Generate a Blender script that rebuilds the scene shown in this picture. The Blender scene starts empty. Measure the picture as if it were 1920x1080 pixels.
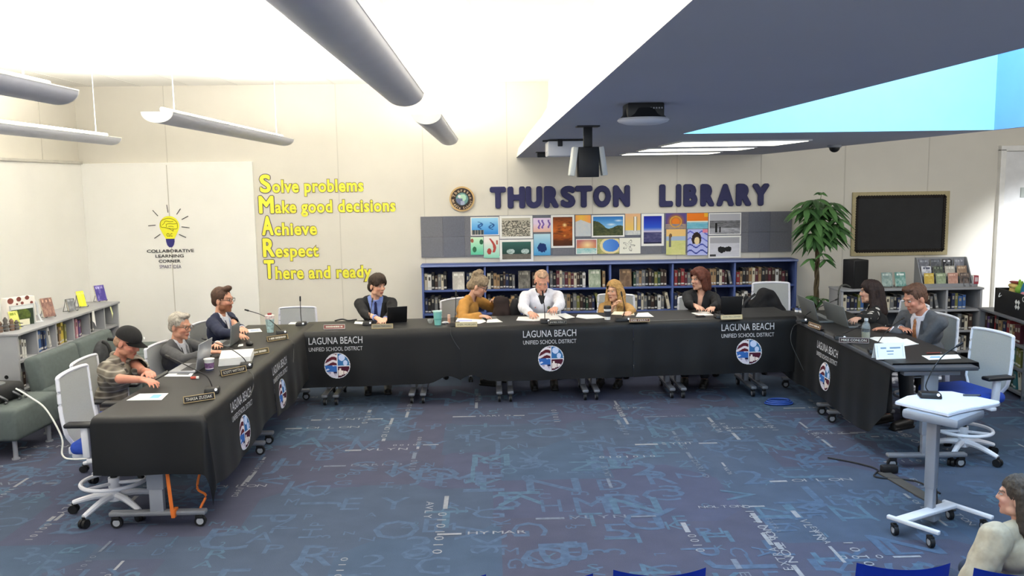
import bpy, bmesh, math, random
from mathutils import Vector, Matrix, Euler
random.seed(11)
PI = math.pi
COL = bpy.context.scene.collection
sc = bpy.context.scene
sc.view_settings.view_transform = 'Standard'
sc.view_settings.look = 'None'
sc.view_settings.exposure = 0.0
sc.view_settings.gamma = 1.0

# ------------------------------------------------------------------ camera model (photo taken as 1920x1080)
F, ROLL, VPX, VPY, CH = 1630., .014, -45., -197., 2.12
_c, _s = math.cos(ROLL), math.sin(ROLL)
_xp, _yp = VPX*_c - VPY*_s, VPX*_s + VPY*_c
PITCH = math.atan2(-_yp, F)
YAW = math.atan2(_xp, F/math.cos(PITCH))

def ray(px, py):
    dx, dy = px-960., py-540.
    x, y = dx*_c - dy*_s, dx*_s + dy*_c
    f = F*math.cos(PITCH) - y*math.sin(PITCH)
    u = -F*math.sin(PITCH) - y*math.cos(PITCH)
    return Vector((x*math.cos(YAW) - f*math.sin(YAW), x*math.sin(YAW) + f*math.cos(YAW), u))

def at(px, py, z=None, y=None, x=None):
    """world point seen at a photo point, on a plane of known height / depth / side"""
    d = ray(px, py)
    t = (z-CH)/d.z if z is not None else (y/d.y if y is not None else x/d.x)
    return Vector((d.x*t, d.y*t, CH + d.z*t))

# ------------------------------------------------------------------ materials
def lin(c):
    if isinstance(c, str):
        c = [int(c[i:i+2], 16)/255. for i in (0, 2, 4)]
    return tuple((v/12.92 if v <= .04045 else ((v+.055)/1.055)**2.4) for v in c)
_mats = {}
def M(name, col='cccccc', rough=.6, metal=0., var=.06, scale=8., bump=0., emit=0., alpha=1., spec=.4, trans=0.):
    if name in _mats: return _mats[name]
    m = bpy.data.materials.new(name); m.use_nodes = True
    nt = m.node_tree; b = nt.nodes['Principled BSDF']
    c = lin(col)
    if var > 0:
        tc = nt.nodes.new('ShaderNodeTexCoord'); no = nt.nodes.new('ShaderNodeTexNoise')
        no.inputs['Scale'].default_value = scale; no.inputs['Detail'].default_value = 4
        cr = nt.nodes.new('ShaderNodeValToRGB')
        cr.color_ramp.elements[0].position = .3; cr.color_ramp.elements[1].position = .7
        cr.color_ramp.elements[0].color = tuple(v*(1-var) for v in c)+(1,)
        cr.color_ramp.elements[1].color = tuple(min(1, v*(1+var)) for v in c)+(1,)
        nt.links.new(tc.outputs['Object'], no.inputs['Vector'])
        nt.links.new(no.outputs['Fac'], cr.inputs['Fac'])
        nt.links.new(cr.outputs['Color'], b.inputs['Base Color'])
        if bump > 0:
            bp = nt.nodes.new('ShaderNodeBump'); bp.inputs['Strength'].default_value = bump; bp.inputs['Distance'].default_value = .01
            nt.links.new(no.outputs['Fac'], bp.inputs['Height']); nt.links.new(bp.outputs['Normal'], b.inputs['Normal'])
    else:
        b.inputs['Base Color'].default_value = c+(1,)
    b.inputs['Roughness'].default_value = rough; b.inputs['Metallic'].default_value = metal
    b.inputs['Specular IOR Level'].default_value = spec
    b.inputs['Transmission Weight'].default_value = trans
    b.inputs['Alpha'].default_value = alpha
    if emit > 0:
        b.inputs['Emission Color'].default_value = c+(1,); b.inputs['Emission Strength'].default_value = emit
    _mats[name] = m
    return m

def vcol_mat(name, rough=.6, spec=.3):
    if name in _mats: return _mats[name]
    m = bpy.data.materials.new(name); m.use_nodes = True
    nt = m.node_tree; b = nt.nodes['Principled BSDF']
    a = nt.nodes.new('ShaderNodeAttribute'); a.attribute_name = 'Col'
    nt.links.new(a.outputs['Color'], b.inputs['Base Color'])
    b.inputs['Roughness'].default_value = rough; b.inputs['Specular IOR Level'].default_value = spec
    _mats[name] = m
    return m

# ------------------------------------------------------------------ mesh builders
def rotm(rx=0, ry=0, rz=0): return Euler((rx, ry, rz)).to_matrix().to_4x4()
def _xf(bm, verts, mat): bmesh.ops.transform(bm, matrix=mat, verts=verts)

def _addmesh(bm, tmp, mi=0):
    for f in tmp.faces: f.material_index = mi
    me = bpy.data.meshes.new('tmp'); tmp.to_mesh(me); bm.from_mesh(me); bpy.data.meshes.remove(me); tmp.free()

def box(bm, c, s, rot=(0, 0, 0), bev=0., mi=0, seg=2, taper=None):
    t = bmesh.new(); bmesh.ops.create_cube(t, size=1)
    for v in t.verts:
        if taper and v.co.z > 0: v.co.x *= taper[0]; v.co.y *= taper[1]
        v.co = Vector((v.co.x*s[0], v.co.y*s[1], v.co.z*s[2]))
    if bev > 0:
        bmesh.ops.bevel(t, geom=t.edges[:], offset=min(bev, min(s)*.45), segments=seg, affect='EDGES', profile=.5)
    _xf(t, t.verts, Matrix.Translation(c) @ rotm(*rot)); _addmesh(bm, t, mi); return bm

def frame_to(d):
    d = Vector(d).normalized(); return d.to_track_quat('Z', 'Y').to_matrix().to_4x4()

def cyl(bm, p0, p1, r0, r1=None, n=16, mi=0, caps=True):
    p0, p1 = Vector(p0), Vector(p1); r1 = r0 if r1 is None else r1
    t = bmesh.new()
    bmesh.ops.create_cone(t, cap_ends=caps, segments=n, radius1=max(r0, 1e-5), radius2=max(r1, 1e-5), depth=(p1-p0).length)
    _xf(t, t.verts, Matrix.Translation((p0+p1)/2) @ frame_to(p1-p0)); _addmesh(bm, t, mi); return bm

def ell(bm, c, r, rot=(0, 0, 0), u=16, v=10, mi=0):
    t = bmesh.new(); bmesh.ops.create_uvsphere(t, u_segments=u, v_segments=v, radius=1)
    r = (r, r, r) if isinstance(r, (int, float)) else r
    _xf(t, t.verts, Matrix.Translation(c) @ rotm(*rot) @ Matrix.Diagonal((*r, 1))); _addmesh(bm, t, mi); return bm

def cap(bm, p0, p1, r0, r1=None, mi=0, n=12):
    """tapered capsule"""
    r1 = r0 if r1 is None else r1
    cyl(bm, p0, p1, r0, r1, n, mi); ell(bm, p0, r0, u=n, v=8, mi=mi); ell(bm, p1, r1, u=n, v=8, mi=mi); return bm

def tube(bm, pts, r, n=8, mi=0, closed=False):
    pts = [Vector(p) for p in pts]; N = len(pts); rings = []
    ref = Vector((0, 0, 1)); t = bmesh.new()
    for i, p in enumerate(pts):
        a = pts[(i-1) % N] if (i > 0 or closed) else p; b = pts[(i+1) % N] if (i < N-1 or closed) else p
        d = (b-a).normalized()
        s = d.cross(ref)
        if s.length < .05: s = d.cross(Vector((1, 0, 0)))
        s.normalize(); w = s.cross(d).normalized()
        rr = r[i] if isinstance(r, (list, tuple)) else r
        rings.append([t.verts.new(p + rr*(math.cos(2*PI*k/n)*s + math.sin(2*PI*k/n)*w)) for k in range(n)])
    for i in range(N if closed else N-1):
        A, B = rings[i], rings[(i+1) % N]
        for k in range(n): t.faces.new((A[k], A[(k+1) % n], B[(k+1) % n], B[k]))
    if not closed:
        t.faces.new(rings[0][::-1]); t.faces.new(rings[-1])
    bmesh.ops.recalc_face_normals(t, faces=t.faces[:]); _addmesh(bm, t, mi); return bm

def curve_pts(ps, n=8):
    ps = [Vector(p) for p in ps]; out = []
    for i in range(len(ps)-1):
        p0 = ps[max(i-1, 0)]; p1 = ps[i]; p2 = ps[i+1]; p3 = ps[min(i+2, len(ps)-1)]
        for k in range(n):
            t = k/n
            out.append(.5*((2*p1) + (p2-p0)*t + (2*p0-5*p1+4*p2-p3)*t*t + (3*p1-p0-3*p2+p3)*t**3))
    return out+[ps[-1]]

def lathe(bm, prof, c=(0, 0, 0), n=20, mi=0, closed=True):
    t = bmesh.new(); rings = []
    for r, z in prof:
        rings.append([t.verts.new((c[0]+r*math.cos(2*PI*k/n), c[1]+r*math.sin(2*PI*k/n), c[2]+z)) for k in range(n)])
    for A, B in zip(rings, rings[1:]):
        for k in range(n): t.faces.new((A[k], A[(k+1) % n], B[(k+1) % n], B[k]))
    if closed: t.faces.new(rings[0][::-1]); t.faces.new(rings[-1])
    _addmesh(bm, t, mi); return bm

def prism(bm, poly, h, mat=None, mi=0, bev=0.):
    """poly in local XY, extruded along +Z by h, then transformed"""
    t = bmesh.new(); f = t.faces.new([t.verts.new((x, y, 0)) for x, y in poly])
    r = bmesh.ops.extrude_face_region(t, geom=[f])
    for v in r['geom']:
        if isinstance(v, bmesh.types.BMVert): v.co.z += h
    bmesh.ops.recalc_face_normals(t, faces=t.faces[:])
    if bev: bmesh.ops.bevel(t, geom=t.edges[:], offset=bev, segments=2, affect='EDGES')
    if mat is not None: _xf(t, t.verts, mat)
    _addmesh(bm, t, mi); return bm

def quad(bm, pts, mi=0):
    f = bm.faces.new([bm.verts.new(p) for p in pts]); f.material_index = mi; return bm

# ------------------------------------------------------------------ objects
def _mats_on(me, m):
    for x in (m if isinstance(m, (list, tuple)) else [m]): me.materials.append(x)
def obj(name, bm, m, parent=None, smooth=True, loc=None, rot=None, ang=40):
    me = bpy.data.meshes.new(name)
    if isinstance(bm, bpy.types.Mesh): me = bm
    else: bm.to_mesh(me); bm.free()
    _mats_on(me, m)
    if smooth:
        for p in me.polygons: p.use_smooth = True
        try: me.set_sharp_from_angle(angle=math.radians(ang))
        except Exception: pass
    o = bpy.data.objects.new(name, me); COL.objects.link(o)
    if parent is not None: o.parent = parent
    if loc is not None: o.location = loc
    if rot is not None: o.rotation_euler = rot
    return o
def tag(o, label, cat, group=None, kind=None):
    o['label'] = label; o['category'] = cat
    if group: o['group'] = group
    if kind: o['kind'] = kind
    return o
def thing(name, label, cat, loc=(0, 0, 0), rotz=0., group=None):
    o = bpy.data.objects.new(name, None); COL.objects.link(o); o.empty_display_size = .1
    o.location = loc; o.rotation_euler = (0, 0, rotz); tag(o, label, cat, group); return o
def struct(name, bm, m, parent=None, smooth=False, **k):
    o = obj(name, bm, m, parent, smooth, **k); o['kind'] = 'structure'; return o
def dup(root, loc, rotz, label=None, skip=(), rename=None):
    r = root.copy(); COL.objects.link(r); r.location = loc; r.rotation_euler = (0, 0, rotz)
    if label: r['label'] = label
    for ch in list(root.children):
        if any(ch.name.startswith(k) for k in skip): continue
        c = ch.copy(); COL.objects.link(c); c.parent = r
        for g in list(ch.children):
            d = g.copy(); COL.objects.link(d); d.parent = c
    return r
def B(): return bmesh.new()

# ------------------------------------------------------------------ writing
_dgo = None
def text_mesh(s, bold=0., res=3, spacing=1.0):
    cu = bpy.data.curves.new('txt', 'FONT'); cu.body = s; cu.size = 1; cu.offset = bold; cu.resolution_u = res
    cu.space_character = spacing; cu.fill_mode = 'BOTH'
    o = bpy.data.objects.new('txt', cu); COL.objects.link(o)
    bpy.context.view_layer.update()
    me = bpy.data.meshes.new_from_object(o.evaluated_get(bpy.context.evaluated_depsgraph_get()))
    bpy.data.objects.remove(o); bpy.data.curves.remove(cu)
    return me
_caph = None
def text_into(bm, s, w=None, cap_h=.1, origin=(0, 0, 0), ux=(1, 0, 0), uy=(0, 0, 1), bold=0., depth=0., mi=0, anchor='l', fit=None, res=3, warp=None, spacing=1.0):
    """flat lettering: baseline start at origin, running along ux, upright along uy; w fits the width; fit=(w,h) fits the ink box"""
    me = text_mesh(s, bold, res, spacing)
    xs = [v.co.x for v in me.vertices]; ys = [v.co.y for v in me.vertices]
    if not xs: bpy.data.meshes.remove(me); return bm
    x0, x1, y0, y1 = min(xs), max(xs), min(ys), max(ys)
    sy = cap_h/.73
    sx = sy if w is None else w/(x1-x0)
    oy = 0
    if fit: sx = fit[0]/(x1-x0); sy = fit[1]/(y1-y0); oy = y0
    W = (x1-x0)*sx
    sh = {'l': 0, 'c': -W/2, 'r': -W}[anchor]
    ux, uy, o = Vector(ux).normalized(), Vector(uy).normalized(), Vector(origin)
    n = ux.cross(uy)
    t = bmesh.new(); t.from_mesh(me); bpy.data.meshes.remove(me)
    if depth > 0:
        r = bmesh.ops.extrude_face_region(t, geom=t.faces[:])
        for v in r['geom']:
            if isinstance(v, bmesh.types.BMVert): v.co.z += 1
        bmesh.ops.recalc_face_normals(t, faces=t.faces[:])
    for v in t.verts:
        a = (v.co.x-x0)*sx+sh; b = (v.co.y-oy)*sy
        if warp: v.co = Vector(warp(a, b))
        else: v.co = o + ux*a + uy*b + n*(v.co.z*depth)
    _addmesh(bm, t, mi); return bm

# ------------------------------------------------------------------ painted flat pictures (colour per vertex)
def paint_grid(bm, pos, fn, nu=40, nv=30, mask=None):
    cl = bm.loops.layers.float_color.get('Col') or bm.loops.layers.float_color.new('Col')
    V = [[bm.verts.new(pos(i/nu, j/nv)) for i in range(nu+1)] for j in range(nv+1)]
    for j in range(nv):
        for i in range(nu):
            u, v = (i+.5)/nu, (j+.5)/nv
            if mask and not mask(u, v): continue
            f = bm.faces.new((V[j][i], V[j][i+1], V[j+1][i+1], V[j+1][i]))
            c = tuple(lin(fn(u, v)))+(1.,)
            for l in f.loops: l[cl] = c
    return bm
def mix(a, b, t):
    t = max(0., min(1., t)); return tuple(a[k]*(1-t)+b[k]*t for k in range(3))
def hx(s): return tuple(int(s[i:i+2], 16)/255. for i in (0, 2, 4))
def hsh(x, y): 
    v = math.sin(x*127.1+y*311.7)*43758.5453; return v-math.floor(v)
def vnoise(x, y):
    xi, yi = math.floor(x), math.floor(y); fx, fy = x-xi, y-yi
    fx = fx*fx*(3-2*fx); fy = fy*fy*(3-2*fy)
    return (hsh(xi, yi)*(1-fx)+hsh(xi+1, yi)*fx)*(1-fy)+(hsh(xi, yi+1)*(1-fx)+hsh(xi+1, yi+1)*fx)*fy

# ------------------------------------------------------------------ organic surfaces: union of simple solids grown into ONE skin
def blob(bm, voxel=.006, smooth=4, cut=None, paint=None):
    me = bpy.data.meshes.new('blob'); bm.to_mesh(me); bm.free()
    o = bpy.data.objects.new('blob', me); COL.objects.link(o)
    r = o.modifiers.new('r', 'REMESH'); r.mode = 'VOXEL'; r.voxel_size = voxel; r.adaptivity = 0
    if smooth:
        s = o.modifiers.new('s', 'SMOOTH'); s.factor = .5; s.iterations = smooth
    bpy.context.view_layer.update()
    out = bpy.data.meshes.new_from_object(o.evaluated_get(bpy.context.evaluated_depsgraph_get()))
    bpy.data.objects.remove(o); bpy.data.meshes.remove(me)
    if cut:
        t = bmesh.new(); t.from_mesh(out)
        dead = [f for f in t.faces if cut(f.calc_center_median())]
        bmesh.ops.delete(t, geom=dead, context='FACES')
        bv = [v for v in t.verts if v.is_boundary]
        nb_ = {v: [e.other_vert(v) for e in v.link_edges if e.is_boundary] for v in bv}
        for _ in range(12):
            nw = {v: (v.co*.4+sum((q.co for q in nb_[v]), Vector())/len(nb_[v])*.6) for v in bv if len(nb_[v]) >= 2}
            for v, c in nw.items(): v.co = c
        t.to_mesh(out); t.free()
    if paint:
        a = out.color_attributes.new('Col', 'FLOAT_COLOR', 'POINT')
        for i, v in enumerate(out.vertices):
            a.data[i].color = tuple(lin(paint(v.co)))+(1.,)
    return out
ORD = ['first', 'second', 'third', 'fourth', 'fifth', 'sixth', 'seventh', 'eighth', 'ninth', 'tenth', 'eleventh', 'twelfth', 'thirteenth', 'fourteenth',
       'fifteenth', 'sixteenth', 'seventeenth', 'eighteenth', 'nineteenth', 'twentieth', 'twenty-first', 'twenty-second', 'twenty-third', 'twenty-fourth', 'twenty-fifth', 'twenty-sixth']
# ================================================================== ROOM SHELL
YB, XL, XR, CZ, SZ, YN = 11.2, -5.14, 8.2, 3.38, 2.435, -1.5
wallm = M('wall_cream_paint', 'dcd7cb', .75, var=.03, scale=2.)
wallw = M('wall_white_panel', 'fbf9f2', .6, var=.02, scale=2.)
ceilm = M('ceiling_white', 'f6f4ee', .9, var=.02, scale=3.)
seamm = M('panel_seam', 'cdc8bc', .8, var=0)
trimm = M('trim_light', 'e4e0d6', .5, var=.02)
soffm = M('soffit_grey', 'b6b7bf', .85, var=.03, scale=1.5)  # shade under the soffit is put into this base colour

# --- carpet
def carpet_material():
    m = bpy.data.materials.new('carpet_blue'); m.use_nodes = True; nt = m.node_tree; b = nt.nodes['Principled BSDF']
    N = nt.nodes.new; L = nt.links.new
    tc = N('ShaderNodeTexCoord')
    br = N('ShaderNodeTexVoronoi'); br.feature = 'F1'; br.distance = 'CHEBYCHEV'; br.inputs['Scale'].default_value = 1.15; br.inputs['Randomness'].default_value = .75
    L(tc.outputs['Object'], br.inputs['Vector'])
    cr = N('ShaderNodeValToRGB'); e = cr.color_ramp; e.interpolation = 'CONSTANT'
    cols = ['50566a', '4e5a6d', '51556a', '4c5c71', '525466', '505c6f']
    e.elements[0].color = (*lin(cols[0]), 1); e.elements[1].position = .18; e.elements[1].color = (*lin(cols[1]), 1)
    for k, c in enumerate(cols[2:]):
        q = e.elements.new(.34+.16*k); q.color = (*lin(c), 1)
    L(br.outputs['Color'], cr.inputs['Fac'])
    n1 = N('ShaderNodeTexNoise'); n1.inputs['Scale'].default_value = 5.; n1.inputs['Detail'].default_value = 6; L(tc.outputs['Object'], n1.inputs['Vector'])
    n2 = N('ShaderNodeTexNoise'); n2.inputs['Scale'].default_value = 260.; n2.inputs['Detail'].default_value = 3; L(tc.outputs['Object'], n2.inputs['Vector'])
    mx = N('ShaderNodeMix'); mx.data_type = 'RGBA'; mx.blend_type = 'MULTIPLY'; mx.inputs[0].default_value = .35
    L(cr.outputs['Color'], mx.inputs[6]); L(n1.outputs['Fac'], mx.inputs[7])
    mx2 = N('ShaderNodeMix'); mx2.data_type = 'RGBA'; mx2.blend_type = 'OVERLAY'; mx2.inputs[0].default_value = .35
    L(mx.outputs[2], mx2.inputs[6]); L(n2.outputs['Fac'], mx2.inputs[7])
    L(mx2.outputs[2], b.inputs['Base Color'])
    b.inputs['Roughness'].default_value = .95; b.inputs['Specular IOR Level'].default_value = .1
    bp = N('ShaderNodeBump'); bp.inputs['Strength'].default_value = .25; bp.inputs['Distance'].default_value = .004
    L(n2.outputs['Fac'], bp.inputs['Height']); L(bp.outputs['Normal'], b.inputs['Normal'])
    return m
bm = B(); box(bm, ((XL+XR)/2, (YB+YN)/2, -.05), (XR-XL+.2, YB-YN+.2, .1))
floor = struct('floor', bm, carpet_material())

def carpet_print():
    rng = random.Random(5)
    letters = 'ABCDEGHJKLMNPRSTVYZO2345'; cache = {}
    def glyph(ch, bold):
        k = (ch, bold)
        if k not in cache:
            me = text_mesh(ch, bold, 2); cache[k] = ([v.co.copy() for v in me.vertices], [tuple(p.vertices) for p in me.polygons]); bpy.data.meshes.remove(me)
        return cache[k]
    bm = B()
    def put(ch, x, y, h, sx, rot, mi, bold=0., z=.0015):
        vs, fs = glyph(ch, bold); c, s = math.cos(rot), math.sin(rot)
        V = [bm.verts.new((x+c*v.x*h*sx-s*v.y*h, y+s*v.x*h*sx+c*v.y*h, z)) for v in vs]
        for f in fs:
            try: bm.faces.new([V[i] for i in f]).material_index = mi
            except ValueError: pass
    # tone-on-tone capitals
    for _ in range(1150):
        x, y = rng.uniform(-5, 5.6), rng.uniform(4.2, 8.6)
        h = rng.choice([.1, .14, .18, .24, .32, .42])
        put(rng.choice(letters), x, y, h, rng.uniform(.7, 1.5), rng.choice([0, 0, 0, PI/2, -PI/2]), rng.choice([0, 0, 0, 1]), 0., .001+rng.random()*.0006)
    # pale running lines of digits, letters and dashes
    words = ['10100', '110100', '0010', '1010', 'AVLY', 'EXTRA', 'NOLTON', 'HYMAR', 'OILON', '0101010', 'DARIO', 'VLYN', '011011', 'SYNT']
    for _ in range(120):
        x, y = rng.uniform(-5, 5.4), rng.uniform(4.3, 8.7)
        rot = rng.choice([0, PI/2, -PI/2]); h = rng.uniform(.045, .085); sx = rng.uniform(1.1, 1.7); mi = rng.choice([2, 2, 2, 3])
        px = 0; wz = .0022+rng.random()*.0012
        c, s = math.cos(rot), math.sin(rot)
        def bar(l, hh):
            P = [(px, .0), (px+l, .0), (px+l, hh), (px, hh)]
            f = bm.faces.new([bm.verts.new((x+c*a-s*b_, y+s*a+c*b_, wz-.0001)) for a, b_ in P]); f.material_index = mi
        if rng.random() < .45: l = rng.uniform(.06, .22); bar(l, h*.42); px += l+.03
        for ch in rng.choice(words):
            put(ch, x+c*px, y+s*px, h, sx, rot, mi, 0., wz); px += h*.72*sx
        if rng.random() < .4: px += .03; bar(rng.uniform(.08, .24), h*.36)
    o = struct('carpet_print', bm, [M('carpet_print_blue', '43566e', .95, var=.2, scale=20), M('carpet_print_teal', '445c70', .95, var=.2, scale=20),
                                    M('carpet_print_pale', '85878c', .95, var=.15, scale=30), M('carpet_print_grey', '626a78', .95, var=.2, scale=30)], floor)
carpet_print()

# --- walls
bm = B()
box(bm, ((XL+XR)/2, YB+.1, CZ/2), (XR-XL+.4, .2, CZ))
for sx in (-4.04, -1.90, -.82, .25, 1.34, 2.43, 3.52, 4.61, 5.70):
    box(bm, (sx, YB-.001, CZ/2), (.012, .006, CZ), mi=1)
struct('wall_back', bm, [wallm, seamm])
bm = B(); box(bm, (XL-.1, (YB+YN)/2, CZ/2), (.2, YB-YN+.4, CZ))
for sy in (2.0, 3.2, 4.4, 5.6, 6.8, 8.0, 9.2, 10.3): box(bm, (XL+.001, sy, CZ/2), (.006, .012, CZ), mi=1)
struct('wall_left', bm, [wallm, seamm])
bm = B(); box(bm, (XR+.1, (YB+YN)/2, CZ/2), (.2, YB-YN+.4, CZ)); struct('wall_right', bm, wallm)
# lower white wall panels with a ledge
bm = B(); box(bm, ((XL-2.97)/2, YB-.02, 2.43/2), (XL*-1-2.97, .04, 2.43), bev=.004)
box(bm, (-4.04, YB-.041, 1.2), (.01, .004, 2.4), mi=1)
struct('wall_panel_back', bm, [wallw, seamm])
bm = B(); box(bm, (XL+.02, 4.8, 2.43/2), (.04, 12.72, 2.43), bev=.004)
struct('wall_panel_left', bm, wallw)
bm = B(); box(bm, (XL+.03, 4.8, 2.44), (.07, 12.72, .035), bev=.006); struct('trim_1', bm, M('trim_grey', 'c4c0b6', .6))
# baseboard
bm = B(); box(bm, ((XL+XR)/2, YB-.012, .05), (XR-XL, .024, .1)); struct('baseboard_back', bm, M('baseboard_grey', '6b6a6a', .6))

# --- ceiling (with skylight opening) and lowered soffit
HX0, HX1, HY0, HY1 = 1.34, 3.50, .9, 6.0
SX0, SX1 = .366, 3.533
bm = B()
for x0, x1, y0, y1 in ((XL-.2, HX0, YN, YB+.2), (HX1, XR+.2, YN, YB+.2), (HX0, HX1, YN, HY0), (HX0, HX1, HY1, YB+.2)):
    box(bm, ((x0+x1)/2, (y0+y1)/2, CZ+.05), (x1-x0, y1-y0, .1))
for k in range(11):
    box(bm, (XL+.6+.61*2*k if False else -4.9+.61*k*.98, (YB+YN)/2, CZ-.001), (.02, YB-YN, .004), mi=1) if -4.9+.61*k*.98 < .3 else None
struct('ceiling', bm, [ceilm, M('ceiling_grid', 'eeece6', .6, var=0)])
bm = B()
for x0, x1, y0, y1 in ((SX0, HX0, YN, YB), (HX1, SX1, YN, YB), (HX0, HX1, YN, HY0), (HX0, HX1, HY1, YB)):
    quad(bm, [(x0, y0, SZ), (x0, y1, SZ), (x1, y1, SZ), (x1, y0, SZ)])
# left cove face and right face
prof = [(SX0, SZ), (SX0+.03, SZ+.12), (.52, SZ+.30), (.66, SZ+.45), (.76, SZ+.62), (.78, SZ+.75), (.78, CZ)]
for (xa, za), (xb, zb) in zip(prof, prof[1:]):
    quad(bm, [(xa, YN, za), (xb, YN, zb), (xb, YB, zb), (xa, YB, za)], mi=1)
quad(bm, [(SX1, YN, SZ), (SX1, YB, SZ), (SX1, YB, CZ), (SX1, YN, CZ)], mi=1)
bmesh.ops.remove_doubles(bm, verts=bm.verts[:], dist=.0005)
struct('ceiling_soffit', bm, [soffm, ceilm])
# skylight shaft
sk = M('skylight_shaft', 'aee6f2', .7, var=.02)  # sky light put into the cyan walls; the shade copy paints the darker side
bm = B(); T = CZ+.55
quad(bm, [(HX0, HY1, SZ), (HX1, HY1, SZ), (HX1, HY1, T), (HX0, HY1, T)])
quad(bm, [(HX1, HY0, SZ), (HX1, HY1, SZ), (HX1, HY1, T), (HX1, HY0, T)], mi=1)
quad(bm, [(HX0, HY0, SZ), (HX0, HY1, SZ), (HX0, HY1, T), (HX0, HY0, T)])
quad(bm, [(HX0, HY0, SZ), (HX1, HY0, SZ), (HX1, HY0, T), (HX0, HY0, T)])
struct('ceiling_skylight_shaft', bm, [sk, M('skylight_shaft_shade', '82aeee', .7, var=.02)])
bm = B(); quad(bm, [(HX0, HY0, T), (HX0, HY1, T), (HX1, HY1, T), (HX1, HY0, T)])
struct('window_1', bm, M('skylight_daylight', 'cfeaff', .4, var=0, emit=2.4))
# --- door at the far right
bm = B()
for x, w in ((6.64, .07), (7.78, .07)): box(bm, (x, YB-.03, 1.23), (w, .09, 2.46), bev=.008)
box(bm, (7.21, YB-.03, 2.47), (1.21, .09, .07), bev=.008)
dfr = struct('door_1', bm, M('door_frame_white', 'efede8', .4))
bm = B(); box(bm, (7.21, YB-.012, 1.215), (1.07, .04, 2.43), bev=.004); struct('door_leaf', bm, M('door_leaf_white', 'e6e6e6', .4), dfr)
bm = B(); box(bm, (7.55, YB-.06, 1.02), (.03, .03, .12), bev=.004); cyl(bm, (7.55, YB-.06, 1.02), (7.44, YB-.06, 1.02), .01); struct('door_handle', bm, M('steel', 'b5b8bd', .3, 1., var=0), dfr)
bm = B(); box(bm, (6.95, YB-.04, 1.9), (.09, .02, .13), bev=.004); struct('door_sign', bm, M('sign_grey', 'b3bab4', .5), dfr)
# ================================================================== THINGS ON THE BACK WALL
YW = YB-.004
def wpt(px, py, y=YW): return at(px, py, y=y)
# --- THURSTON LIBRARY cut-out letters
navy = M('letter_navy', '2b2c58', .6, var=.08)
def sign_letter(ch, x0, x1, y0, y1, label):
    a, b = wpt(x0, y1), wpt(x1, y0)
    bm = B()
    w, h = b.x-a.x, b.z-a.z
    rho = .024
    for q in range(10):
        aa = 2*PI*q/10; text_into(bm, ch, fit=(w-2*rho, h-2*rho), bold=.0, depth=.03, origin=(rho+rho*math.cos(aa), .0, rho+rho*math.sin(aa)), ux=(1, 0, 0), uy=(0, 0, 1), res=4)
    me_ = blob(bm, .0055, 4)
    o = obj('sign_letter', me_, navy, smooth=True, loc=(a.x, YW-.002, a.z))
    tag(o, label, 'letter', 'navy cut-out letters of the library sign')
Lx = [('T', 370, 450), ('H', 458, 545), ('U', 548, 630), ('R', 640, 714), ('S', 722, 797), ('T', 795, 882), ('O', 885, 975), ('N', 985, 1070)]
dsc = ['first letter T', 'letter H', 'letter U', 'letter R', 'letter S', 'second letter T', 'letter O', 'letter N']
for (ch, a, b), d in zip(Lx, dsc):
    t = (a-370)/700.; y0, y1 = 320+(79-9*t)/2.667, 320+(191-9*t)/2.667
    sign_letter(ch, 780+a/2.667, 780+b/2.667, y0, y1, 'dark navy cut-out %s of the wall sign THURSTON' % d)
Lx = [('L', 1215, 1285), ('I', 1298, 1326), ('B', 1335, 1407), ('R', 1420, 1492), ('A', 1500, 1590), ('R', 1597, 1677), ('Y', 1678, 1766)]
dsc = ['letter L', 'letter I', 'letter B', 'first letter R', 'letter A', 'second letter R', 'letter Y']
for (ch, a, b), d in zip(Lx, dsc):
    t = (a-1215)/550.; y0, y1 = 320+(67-5*t)/2.667, 320+(182-6*t)/2.667
    sign_letter(ch, 780+a/2.667, 780+b/2.667, y0, y1, 'dark navy cut-out %s of the wall sign LIBRARY' % d)

# --- SMART lettering
yel, pur = M('vinyl_yellow', 'f3ee4a', .45, var=.03), M('vinyl_purple_edge', '8a7a5e', .5, var=0)
purd = M('vinyl_purple', '4c4368', .5, var=0)
rows = [('S', 'olve problems', (487.8, 507.2, 326.8, 361.8), (511, 682, 360.5)),
        ('M', 'ake good decisions', (486, 513, 366.7, 400.7), (516, 742, 399)),
        ('A', 'chieve', (491.7, 512, 404.6, 441.5), (515, 594.7, 440.5)),
        ('R', 'espect', (493.6, 514.6, 446.4, 482.4), (517, 598, 481.5)),
        ('T', 'here and ready', (496, 514, 486.8, 523.2), (517, 697, 522.5))]
for ini, rest, (bx0, bx1, by0, by1), (tx0, tx1, base) in rows:
    a, b = wpt(bx0, by1), wpt(bx1, by0)
    r = thing('wall_lettering', 'yellow vinyl wall lettering line reading %s%s' % (ini, rest), 'lettering', (a.x, YW, a.z), group='yellow wall lettering')
    e = .008
    wi, hi = b.x-a.x, b.z-a.z
    for nm, q, yy, m in (('initial_letter', .011, -.0045, yel), ('letter_outline', .020, -.002, purd)):
        bm = B()
        for k_ in range(10):
            aa = 2*PI*k_/10; text_into(bm, ini, fit=(wi-.022, hi-.022), origin=(.011+q*math.cos(aa), yy-.0001*k_, .011+q*math.sin(aa)), res=4)
        obj(nm, bm, m, r, False)
    t0, t1 = wpt(tx0, base), wpt(tx1, base)
    W = t1.x-t0.x; chh = 23*YW/F
    for nm, bd, yy, g, m in (('letters', .03, -.004, 0, yel), ('letters_outline', .065, -.002, .004, pur)):
        bm = B(); text_into(bm, rest, w=W+2*g, cap_h=chh, origin=(t0.x-a.x-g, yy, t0.z-a.z), bold=bd, res=4, spacing=1.08); obj(nm, bm, m, r, False)

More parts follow.
